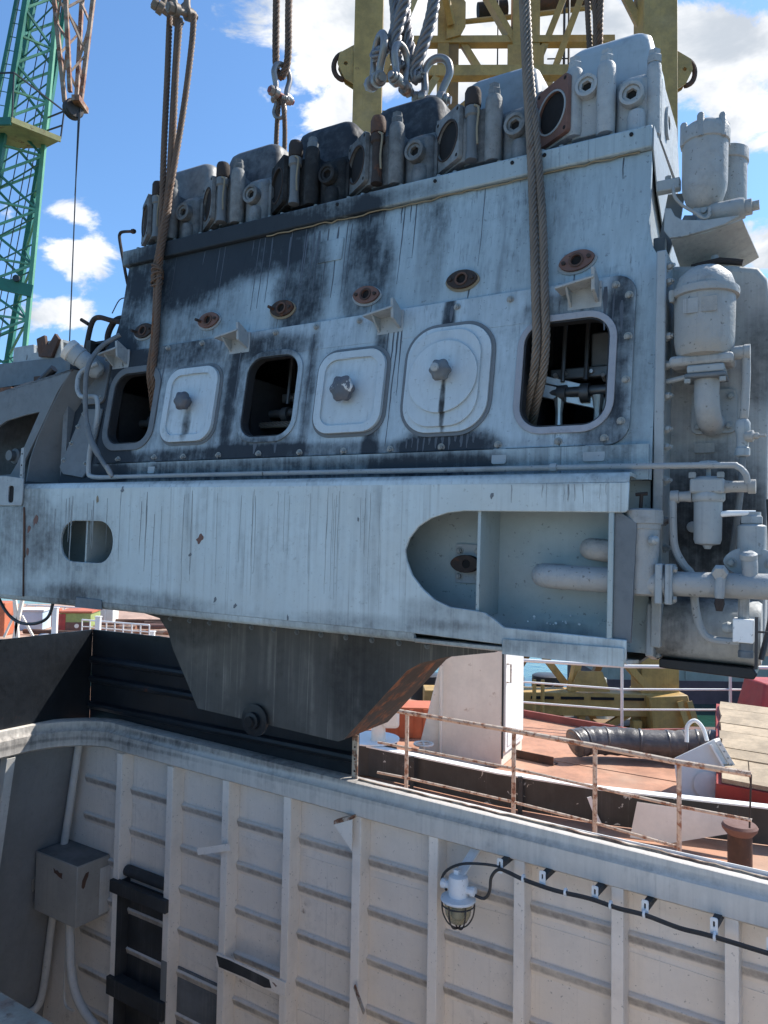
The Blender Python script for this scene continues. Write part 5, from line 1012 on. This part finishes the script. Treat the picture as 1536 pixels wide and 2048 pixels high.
s1d = [(-3.177, .5, 4.22), (-3.185, .5, 4.005), (-3.188, .46, 3.577), (-3.20, .4, 3.079), (-3.225, .35, 2.64), (-3.255, .325, 2.34), (-3.262, .32, 2.24)]
sling('wire_rope_sling', 'rusty bundle of four wire ropes gathered at the left end of the engine', [(s1a, .0225, 'rope_rust'), (s1b, .0225, 'rope_rust'), (s1c, .0225, 'rope_rust'), (s1d, .0225, 'rope_rust')])
# knot where the ropes are tied together
kn_ = MB()
for k in range(5):
    z = 2.22 + .028 * k
    kn_.tube([( -3.25 + .040 * math.cos(2 * math.pi * j / 14), .335 + .036 * math.sin(2 * math.pi * j / 14), z + .02 * math.sin(2 * math.pi * j / 14 + k)) for j in range(15)], .008, 6)
sn = kn_.build('rope_seizing', 'rope_rust'); sn.matrix_world = EM; tag(sn, 'frayed rope lashing that ties the left sling together', 'lashing')
sling('wire_rope_sling', 'upper grey rope pair holding the hanging shackle against blue sky', [([(-3.10, 1.3, 5.4), (-3.085, 1.3, 4.838), (-3.07, 1.3, 4.40), (-3.05, 1.3, 4.24), (-3.0, 1.3, 4.17)], .030, 'rope_rust'), ([(-2.95, 1.3, 5.4), (-2.958, 1.3, 4.794), (-2.945, 1.3, 4.40), (-2.955, 1.3, 4.26), (-3.0, 1.3, 4.17)], .030, 'rope_rust')])
sling('wire_rope_sling', 'thin rope pair running down from the hanging shackle behind the rocker covers', [([(-3.02, 1.3, 4.0), (-3.03, 1.3, 3.8), (-3.032, 1.3, 3.55), (-3.035, 1.3, 2.9)], .020, 'rope_rust'), ([(-2.985, 1.3, 4.0), (-2.955, 1.3, 3.8), (-2.945, 1.3, 3.55), (-2.94, 1.3, 2.9)], .020, 'rope_rust')])
sling('wire_rope_sling', 'thick grey twisted ropes meeting at the shackles above the middle of the engine',
      [([(-1.80, .9, 4.6), (-1.76, .9, 4.2), (-1.735, .9, 4.0), (-1.74, .9, 3.88), (-1.80, .88, 3.78), (-1.85, .86, 3.74), (-1.83, .82, 3.70), (-1.77, .82, 3.72)], .042, 'rope_grey'),
       ([(-1.60, .86, 4.6), (-1.63, .86, 4.15), (-1.67, .86, 3.98), (-1.71, .86, 3.82), (-1.70, .86, 3.66), (-1.66, .86, 3.58)], .042, 'rope_grey'),
       ([(-1.70, .95, 4.6), (-1.70, .95, 4.1), (-1.68, .95, 3.9), (-1.64, .95, 3.72), (-1.60, .95, 3.62), (-1.57, .95, 3.56)], .042, 'rope_grey'),
       ([(-1.44, .92, 4.6), (-1.463, .92, 4.05), (-1.50, .92, 3.85), (-1.555, .92, 3.70), (-1.60, .92, 3.58), (-1.57, .92, 3.52)], .042, 'rope_grey')])
sling('wire_rope_sling', 'dark thin ropes dropping behind the rightmost rocker cover', [([(-.56, 1.2, 4.6), (-.541, 1.2, 3.89), (-.52, 1.2, 3.55), (-.50, 1.2, 3.0)], .018, 'rope_rust'), ([(-.53, 1.2, 4.6), (-.498, 1.2, 3.9), (-.482, 1.2, 3.7), (-.47, 1.2, 3.0)], .022, 'rope_rust'), ([(-.45, 1.2, 4.6), (-.460, 1.2, 3.9), (-.462, 1.2, 3.6), (-.45, 1.2, 3.0)], .022, 'rope_rust')])
def shackle(label, loc, rot, s=1.0, mt='galv', pinm='galv'):
    r = root('shackle', label, 'shackle', tuple(Ew(loc)), group='lifting shackles')
    r.rotation_euler = (Euler(EROT).to_matrix() @ Euler(rot).to_matrix()).to_euler(); r.scale = (s, s, s)
    B = [(-.055, 0, 0), (-.055, 0, .05), (-.068, 0, .10), (-.078, 0, .15), (-.062, 0, .20), (-.033, 0, .228), (0, 0, .236), (.033, 0, .228), (.062, 0, .20), (.078, 0, .15), (.068, 0, .10), (.055, 0, .05), (.055, 0, 0)]
    MB().tube(curve(B, 4), .023, 14).build('bow', mt, r)
    for x in (-1, 1): MB().lathe([(.030, -.023), (.044, -.019), (.044, .019), (.030, .023)], (x * .056, 0, -.015), (1, 0, 0), 20).build('eye', mt, r)
    p = MB().lathe([(.022, -.12), (.022, .12)], (0, 0, -.015), (1, 0, 0), 16).build('pin', pinm, r)
    MB().hexa((-.080, 0, -.015), (-1, 0, 0), .038, .035).build('nut', mt, p); MB().lathe([(.036, 0), (.036, .018), (.028, .024)], (.080, 0, -.015), (1, 0, 0), 16).build('pin_head', mt, p)
shackle('shackle hanging between ropes in blue sky with red pin', (-3.0, 1.3, 4.035), (0, 0, R(75)), 1.0, pinm='pin_red')
shackle('lower shackle eye gripping the thin rope pair', (-3.01, 1.3, 3.985), (R(180), 0, R(20)), .62)
shackle('large bow shackle with hexagon nut, leftmost above the middle rocker cover', (-1.855, .86, 3.575), (0, R(18), R(-38)), 1.12)
shackle('bow shackle with round pin head, middle of the three above the rocker covers', (-1.640, .82, 3.47), (0, 0, R(-95)), 1.0)
shackle('bow shackle half hidden behind the rocker cover, rightmost of three', (-1.50, 1.0, 3.43), (0, R(10), R(15)), 1.1)
shackle('brown shackle at the top of the left sling, nearer left edge', (-3.50, .56, 4.39), (0, R(20), R(60)), 1.05, mt='rope', pinm='rope')
shackle('brown shackle at the top of the left sling, over the rope bundle', (-3.30, .50, 4.30), (0, R(-15), R(80)), 1.05, mt='rope', pinm='rope')

# ================================================================ CRANES
yc = root('portal_crane', 'yellow steel portal crane tower behind the engine', 'crane', (2.4, 14, -1.2)); YI = Matrix.Translation((-2.4, -14, 1.2))
def ypart(mb, name, mt='yellow', bevel=0):
    o = mb.build(name, mt, yc, bevel=bevel); o.matrix_parent_inverse = YI; return o
for x, w_ in ((-.46, .56), (5.18, .66)):
    lg = ypart(MB().add([(x - w_ / 2 - .04, 13.8, -.9), (x + w_ / 2, 13.8, -.9), (x + w_ / 2, 14.4, -.9), (x - w_ / 2 - .04, 14.4, -.9), (x - w_ / 2 + .02, 13.8, 17), (x + w_ / 2, 13.8, 17), (x + w_ / 2, 14.4, 17), (x - w_ / 2 + .02, 14.4, 17)],
          [(0, 3, 2, 1), (4, 5, 6, 7), (0, 1, 5, 4), (1, 2, 6, 5), (2, 3, 7, 6), (3, 0, 4, 7)]), 'leg', bevel=.01)
    for k in range(9):
        z = -.2 + 1.55 * k
        o = MB().box(x - w_ / 2 - .03, x + w_ / 2 + .01, 13.785, 13.797, z, z + .16).build('splice_plate', 'yellow', lg); o.matrix_parent_inverse = YI
    s_ = 1 if x > 1 else -1
    o = MB().box(x + w_ / 2 + .02, x + w_ / 2 + .24, 14.0, 14.1, -.8, 17).build('side_flange', 'yellow_dark', lg); o.matrix_parent_inverse = YI
    e_ = x + s_ * (w_ / 2 + .05)
    for y in (13.84, 14.02):
        ear = ypart(MB().plate([(e_ - s_ * .05, 11.55), (e_ + s_ * .12, 11.66), (e_ + s_ * .26, 11.95), (e_ + s_ * .22, 12.16), (e_ - s_ * .05, 12.32)], [circ(e_ + s_ * .10, 11.95, .04, 10)], y, y + .03), 'lifting_ear')
    ypart(MB().tube([(e_ + s_ * (.14 + .20 * math.sin(a)), 13.95, 11.95 + .26 * math.cos(a)) for a in [math.pi * k / 12 for k in range(13)]], .05, 8), 'lifting_ring', 'rust')
# cross beams, slewing column and braces
for z, y, h in ((12.25, 14.6, .22), (13.9, 16, .16)):
    ypart(MB().bar((-.2, y, z), (4.95, y, z + .12), .22, h), 'cross_beam')
ypart(MB().bar((-.2, 16.4, 12.35), (2.2, 16.4, 12.30), .2, .34), 'cross_beam')
for x, w_ in ((1.14, .20), (1.36, .14), (2.80, .30), (3.16, .18)):
    ypart(MB().bar((x, 16, 12.2 if x < 2 else 13.3), (x, 16, 18), w_, .25), 'column_post', 'yellow' if w_ > .15 else 'yellow_dark')
ypart(MB().plate([(1.2, 13.9), (1.52, 14.0), (1.62, 14.2), (1.62, 14.75), (1.5, 14.9), (1.2, 14.9)], [], 15.84, 15.87), 'gusset')
ypart(MB().box(2.55, 3.35, 15.78, 15.82, 13.1, 13.75), 'gusset')
for a, b, w_ in (((-.2, 14.1, 11.9), (.95, 14.6, 15.2), .20), ((1.95, 16, 15.3), (2.95, 16, 13.5), .26), ((2.08, 16.2, 15.3), (3.05, 16.2, 13.5), .14), ((1.55, 16, 13.95), (2.45, 16, 12.5), .12), ((1.5, 16, 14.85), (1.9, 16, 16.2), .14),
                 ((3.15, 16, 13.2), (4.2, 16, 16.0), .16), ((3.30, 15.6, 12.4), (4.5, 15.6, 15.8), .13), ((4.95, 14.2, 13.0), (4.3, 14.4, 14.6), .16), ((.0, 14.2, 10.4), (.9, 14.6, 12.2), .18), ((1.35, 16.3, 12.4), (2.75, 16.3, 13.6), .10), ((3.2, 16.3, 13.6), (4.8, 15.0, 12.5), .12), ((1.3, 16.4, 15.0), (2.6, 16.4, 16.6), .12), ((3.2, 16.2, 14.6), (2.7, 16.2, 16.8), .12), ((.9, 15, 15.2), (1.3, 15.8, 14.2), .14)):
    ypart(MB().bar(a, b, w_, .14), 'brace')
ypart(MB().tube([(1.3, 17, 15.10), (3.3, 17, 15.35), (5.0, 17, 15.6)], .06, 8), 'handrail_pipe', 'yellow')
ypart(MB().cyl((2.05, 17.2, 15.55), (2.75, 17.2, 15.65), .20, 14), 'roller', 'rust_dark'); ypart(MB().cyl((3.5, 17.2, 15.75), (4.75, 17.2, 15.95), .18, 14), 'roller', 'rust')
for x in (2.42, 3.95, 4.06): ypart(MB().tube([(x, 16.5, 10), (x + .02, 16.5, 17)], .018 if x < 3 else .03, 5), 'hoist_wire', 'wire_dark')
for z in (13.0, 13.5, 14.0, 14.5): ypart(MB().tube([(3.6, 16.6, z), (4.1, 16.6, z + .02)], .016, 5), 'ladder_rung', 'wire_dark')
# lower portal beam, trusses and bogie
ypart(MB().box(.8, 5.0, 13.7, 14.25, -.40, .02), 'portal_beam', bevel=.015)
for k in range(5): ypart(MB().box(2.2 + .55 * k, 2.62 + .55 * k, 13.68, 13.70, -.10, -.05), 'slot', 'black_void')
for a, b, w_ in (((3.55, 13.95, .0), (4.0, 13.95, 2.2), .26), ((3.95, 13.9, 1.2), (5.0, 13.9, .05), .22), ((2.7, 14.2, 1.1), (3.5, 14.2, .1), .18), ((3.05, 13.8, -.36), (3.55, 13.8, -.78), .10), ((3.7, 13.8, -.36), (3.7, 13.8, -.75), .12), ((4.6, 13.8, -.34), (3.95, 13.8, -.74), .10), ((2.75, 14.0, -.3), (2.75, 14.0, -.95), .1)):
    ypart(MB().bar(a, b, w_, .12), 'brace')
for a, b, w_ in (((1.6, 14.6, .0), (2.5, 14.6, 1.6), .16), ((3.4, 14.6, 1.5), (2.5, 14.6, .0), .14), ((4.2, 14.9, .05), (4.9, 14.9, 1.5), .16), ((3.9, 14.5, 1.15), (2.4, 14.5, 1.25), .2), ((2.4, 15.2, -.6), (4.6, 15.2, -.45), .14), ((3.05, 15.2, -.9), (3.6, 15.2, -.1), .1), ((4.4, 15.2, -.9), (3.9, 15.2, -.1), .1)):
    ypart(MB().bar(a, b, w_, .12), 'brace', 'yellow_dark')
ypart(MB().box(1.0, 5.0, 15.0, 15.3, .55, .9), 'cross_beam', 'yellow_dark')
for x in (2.75, 2.9): ypart(MB().tube([(x, 13.4, -1), (x, 13.4, .3)], .035, 8), 'hand_post', 'yellow')
ypart(MB().plate([(3.45, .05), (4.2, .05), (4.05, .42), (3.62, .42)], [], 13.68, 13.71), 'gusset')
gsp = ypart(MB().plate([(3.38, -.92), (4.02, -.88), (4.0, -.70), (3.80, -.66), (3.56, -.66), (3.36, -.74)], [], 13.70, 13.74), 'gusset')
for k in range(4):
    o = MB().lathe([(.025, 0), (.015, .02)], (3.46 + .14 * k, 13.70, -.80), (0, -1, 0), 8).build('bolt', 'yellow_dark', gsp); o.matrix_parent_inverse = YI
ypart(MB().plate([(4.85, .0), (5.55, .05), (5.68, -.45), (5.68, -.62), (4.9, -.60)], [], 13.5, 14.6), 'leg_foot', 'yellow', bevel=.02)
for x in (5.38, 5.55): ypart(MB().bar((x, 13.45, -.05), (x + .14, 13.38, -.58), .03, .10), 'stiffener')
for x in (4.3, 5.2): ypart(MB().lathe([(.30, 0), (.33, .02), (.33, .18), (.30, .2)], (x, 13.75, -.92), (0, 1, 0), 22), 'wheel', 'rust_dark')
ypart(MB().box(4.1, 5.6, 13.95, 14.5, -1.0, -.62), 'bogie', 'yellow_dark', bevel=.02)
ypart(MB().box(4.6, 4.75, 13.6, 13.8, -1.0, -.45).box(4.85, 5.0, 13.6, 13.8, -1.0, -.60), 'rail_clamp', 'yellow')
ypart(MB().bar((5.75, 13.2, -1.0), (6.2, 13.4, -.85), .25, .12), 'buffer', 'yellow')
pt = MB().box(-3, 6.4, 12.4, 20, -2.9, -1.05).build('pontoon', 'pontoon', kind='structure')
for k in range(5):
    x = 1.0 + .9 * k; o = root('cable_drum', 'dark drum in the shade under the crane, %s from the deckhouse' % ('first', 'second', 'third', 'fourth', 'fifth')[k], 'drum', (x, 16.4 + .2 * (k % 2), -1.05), group='drums under the crane')
    MB().lathe([(.34, 0), (.36, .05), (.34, .4), (.36, .45), (.34, .9), (.30, .92)], n=20).build('barrel', ('wire_dark', 'hull_grey', 'rust_dark')[k % 3], o)

# green lattice jib at far left, leaning
gcx = root('lattice_crane', 'green lattice crane boom at the far left with access platform', 'crane', (-17, 30, -1)); GI = Matrix.Translation((17, -30, 1))
def gpart(mb, name, mt):
    o = mb.build(name, mt, gcx); o.matrix_parent_inverse = GI; return o
def gl(z, a, b): return a + (b - a) * (z - 12.55) / (25.38 - 12.55)
CH = {'r': lambda z: Vector((gl(z, -14.75, -14.10), 30.0, z)), 'c': lambda z: Vector((gl(z, -16.45, -14.93), 29.2, z)), 'b': lambda z: Vector((gl(z, -16.0, -14.50), 31.4, z)), 'l': lambda z: Vector((gl(z, -17.35, -15.45), 30.6, z))}
gpart(MB().bar(CH['r'](3), CH['r'](29), .17), 'chord', 'green_pale'); gpart(MB().bar(CH['c'](3), CH['c'](29), .20), 'chord', 'green'); gpart(MB().bar(CH['b'](3), CH['b'](29), .22), 'chord', 'green'); gpart(MB().bar(CH['l'](3), CH['l'](29), .2), 'chord', 'green')
z = 6.0; k = 0
while z < 27:
    z2 = z + 1.15
    for a, b in (('c', 'r'), ('b', 'r'), ('l', 'c'), ('l', 'b')):
        p, q = (CH[a](z), CH[b](z2)) if k % 2 == 0 else (CH[b](z), CH[a](z2))
        gpart(MB().bar(p, q, .085), 'lacing', 'green' if k % 2 else 'green_pale')
    if k % 2: gpart(MB().bar(CH['c'](z), CH['r'](z), .08), 'lacing', 'green_pale')
    gpart(MB().bar(CH['l'](z), CH['r'](z + .9), .045), 'lacing', 'green'); gpart(MB().bar(CH['l'](z), CH['c'](z), .05), 'lacing', 'green')
    z = z2; k += 1
for dx in (-.9, -.55, .45, .9, 1.2):
    gpart(MB().tube([CH['l'](3) + Vector((dx, .3, 0)), CH['l'](29) + Vector((dx * .9, .3, 0))], .022, 5), 'stay_wire', 'wire_dark')
gpart(MB().bar(CH['l'](3) + Vector((-.75, 0, 0)), CH['l'](29) + Vector((-.75, 0, 0)), .12), 'ladder_stringer', 'green')
for k in range(26): gpart(MB().tube([CH['l'](11 + .6 * k) + Vector((-.75, 0, 0)), CH['l'](11 + .6 * k) + Vector((-.2, .1, -.05))], .02, 5), 'ladder_rung', 'green')
for zz, xr in ((19.2, -13.55),):
    pf = gpart(MB().plate([(-17.0, 28.5), (-14.9, 28.3), (xr, 29.6), (xr - .9, 30.2), (-16.5, 30.3)], [], zz, zz - .10, lambda u, v, d: (u, v, d)), 'platform', 'green_grate')
    gpart(MB().bar((-17, 28.45, zz - .1), (-14.9, 28.25, zz - .1), .10, .3), 'platform_beam', 'green'); gpart(MB().bar((-14.9, 28.25, zz - .05), (xr, 29.6, zz - .05), .08, .22), 'platform_beam', 'green_grate')
    for p, q in (((xr, 29.6, zz), (xr + .1, 29.6, zz + 1.15)), ((xr + .1, 29.6, zz + 1.15), (-14.9, 28.3, zz + 1.9)), ((-14.9, 28.3, zz), (-14.9, 28.3, zz + 1.9)), ((xr + .1, 29.6, zz + 1.15), (-14.3, 30.0, zz + 1.1)), ((xr + .05, 29.6, zz + .55), (-14.3, 30, zz + .55)), ((-14.9, 28.3, zz + 1.9), (-17.2, 28.5, zz + 1.9))):
        gpart(MB().bar(p, q, .05), 'guard_rail', 'wire_dark')
gpart(MB().bar((-17.4, 29.0, 13.3), (-14.6, 29.9, 12.9), .12, .5), 'cross_frame', 'green')
gpart(MB().lathe([(.14, 0), (.14, .1)], (-15.1, 29.6, 13.3), (0, -1, 0), 12), 'pulley', 'wire_dark')

# rusty jib head with sheave, hoist wire
jc = root('jib_head', 'rusty lattice crane jib head with black sheave against the sky', 'crane', (-11.05, 25, 17.4)); JI = Matrix.Translation((11.05, -25, -17.4))
def jpart(mb, name, mt='jib', par=None):
    o = mb.build(name, mt, par or jc); o.matrix_parent_inverse = JI; return o
ends = [(Vector((-11.35, 25, 17.9)), Vector((-12.55, 25.2, 26))), (Vector((-11.12, 25.4, 18.0)), Vector((-11.28, 26.0, 26))), (Vector((-10.80, 25, 17.9)), Vector((-10.25, 25.2, 26))), (Vector((-11.05, 24.7, 18.1)), Vector((-11.5, 24.2, 26)))]
for p, q in ends: jpart(MB().bar(p, q, .13), 'chord')
for i, j in ((0, 3), (3, 2), (2, 1), (1, 0)):
    for k in range(6):
        t0, t1 = .08 + k * .14, .08 + (k + 1) * .14
        a, b = ends[i][0].lerp(ends[i][1], t0), ends[j][0].lerp(ends[j][1], t1)
        if k % 2: a, b = ends[j][0].lerp(ends[j][1], t0), ends[i][0].lerp(ends[i][1], t1)
        jpart(MB().bar(a, b, .07), 'lacing')
jpart(MB().box(-10.95, -10.68, 24.6, 25.4, 17.75, 17.95), 'head_block')
jpart(MB().lathe([(.10, -.16), (.30, -.15), (.34, -.10), (.30, 0), (.34, .10), (.30, .15), (.10, .16)], (-11.05, 25, 17.66), (.75, -.65, 0), 28), 'sheave', 'sheave')
hw = MB().tube([(-10.86, 25, 17.9), (-10.86, 25, 6)], .022, 6); hw.tube([(-10.80, 25, 17.9), (-10.87, 25, 14.6)], .02, 6)
tag(hw.build('hoist_wire', 'wire_dark'), 'thin dark hoist wire hanging from the rusty jib', 'wire')

# ================================================================ FAR BACKGROUND
hl = root('moored_barge', 'grey weathered barge hull with dark red waterline behind the railing at right', 'barge', (14, 28, -3))
MB().box(-5.5, 22, 0, 6, .85, 5.1).build('side', 'hull_grey', hl); MB().box(-5.52, 22.02, -.03, 6.02, -.4, .85).build('waterline', 'hull_red', hl)
for k in range(9): MB().box(-5 + 2.4 * k, -4.92 + 2.4 * k, -.05, -.002, .9, 5.1).build('fender_strip', 'hull_grey', hl)
bgz = -2.35
bd = MB().box(-40, -1.5, 33, 60, -3.2, bgz).build('barge_deck', 'barge_brown', kind='structure')
def P42(x, y, Y=42): # place on the far barge by bearing
    f = 1479.0; return ((x - 768) / f * Y - .0, Y)
def bgbox(name, label, cat, x0, x1, Y, h, mt, d=1.6, roof=None, group=None):
    a, b = P42(x0, 0, Y)[0], P42(x1, 0, Y)[0]; cx = (a + b) / 2; hw_ = abs(b - a) / 2
    r = root(name, label, cat, (cx, Y, bgz), (0, 0, R(8)), group)
    MB().box(-hw_, hw_, 0, d, 0, h).build('body', mt, r, bevel=.03)
    if roof: MB().box(-hw_ - .06, hw_ + .06, -.06, d + .06, h, h + .10).build('roof', roof, r)
    return r
bgbox('deck_cabin', 'orange-red cabin on the far barge at the left edge', 'cabin', -20, 17, 39, 1.75, 'orange_paint')
bgbox('deck_cabin', 'pale blue and white cabin between the leaning posts on the far barge', 'cabin', 36, 92, 42, 1.05, 'blue_white', roof='box_white')
bgbox('deck_cabin', 'small orange cabin right of the pale blue one on the far barge', 'cabin', 94, 116, 44, .95, 'orange_paint')
g_ = bgbox('cargo_container', 'container with red end and green side above rust on the far barge', 'container', 128, 188, 41, 1.10, 'olive', d=2.2, roof='orange_paint')
MB().box(-.86, -.50, -.03, -.002, .05, 1.05).build('end_door', 'red_paint', g_); MB().box(-.48, .84, -.03, -.002, .03, .60).build('rust_panel', 'rust_flange', g_)
MB().lathe([(.12, 0), (.12, .03)], (.1, -.03, .4), (0, -1, 0), 12).build('porthole', 'box_white', g_)
bgbox('deck_cabin', 'pale grey shed behind the container on the far barge', 'cabin', 190, 232, 45, 1.25, 'box_white')
for i, (x, Y, l, wd) in enumerate(((32, 38, -.35, 'left'), (58, 38, .5, 'right'))):
    X = P42(x, 0, Y)[0]
    tag(MB().bar((X - l, Y, bgz), (X + l * .2, Y, bgz + 3.6), .16).bar((X - l * .3, Y, bgz + 1.2), (X + l, Y, bgz + .1), .10).build('mast_leg', 'locker'), 'pale leaning mast leg with strut on the far barge, %s one' % wd, 'mast')
for i, x in enumerate((118, 204, 312)):
    X, Y = P42(x, 0, 37); tag(MB().box(X - .12, X + .12, Y - .1, Y + .1, bgz, bgz + (1.7, 1.3, .6)[i]).box(X - .15, X + .15, Y - .13, Y + .13, bgz + (1.7, 1.3, .6)[i], bgz + (1.75, 1.35, .66)[i]).build('mooring_post', 'white_clean'), 'white square post on the far barge, %s' % ('left of the container', 'right of the container', 'low one near the oil pan'), 'post') if False else tag(MB().box(X - .12, X + .12, Y - .1, Y + .1, bgz, bgz + (1.7, 1.3, .6)[i]).box(X - .15, X + .15, Y - .13, Y + .13, bgz + (1.7, 1.3, .6)[i], bgz + (1.75, 1.35, .66)[i]).build('mooring_post', 'white_clean'), 'white square post on the far barge, ' + ('left of the container', 'right of the container', 'low one near the oil pan')[i], 'post', 'white posts on the far barge')
for i, (x0, x1, Y, wd) in enumerate(((60, 240, 47, 'farther'), (172, 330, 38.5, 'nearer'))):
    a, b = P42(x0, 0, Y)[0], P42(x1, 0, Y)[0]; n = 8; pts = [Vector((a + (b - a) * k / n, Y - .25 * k, bgz)) for k in range(n + 1)]
    railing('barge_railing', 'white pipe railing on the far barge, %s of the two' % wd, pts, (1.0, .66, .33), 1.0, 'rail_white', r=.035)
for k in range(7):
    X = P42(150 + 30 * k, 0, 40)[0]; Y = 40 + (k * 37 % 7)
    tag(MB().tube([(X - 2.5, Y, bgz + .18), (X + 2.2, Y - .8 + .3 * (k % 3), bgz + .18 + .12 * (k % 2))], .14, 10).build('steel_pipe', ('rust', 'jib', 'rust_flange')[k % 3]), 'rusty steel pipe on the far barge deck, %s counting from the container' % ('first', 'second', 'third', 'fourth', 'fifth', 'sixth', 'seventh')[k], 'pipe', 'pipes on the far barge')
tp = MB(); n = 14
tp.loft([[(P42(80 + 45 * j / 9, 0, 37)[0], 37 + .25 * k - 1, bgz + (.5 * math.sin(math.pi * j / 9) ** .6 * math.sin(math.pi * min(max(k, .01), 5.99) / 6) + .05 * mnoise.noise((j * .9, k * .9, 3)))) for j in range(10)] for k in range(7)], cap=False)
tag(tp.build('tarpaulin', 'tarp'), 'grey tarpaulin heap on the far barge in front of the pale blue cabin', 'tarpaulin')
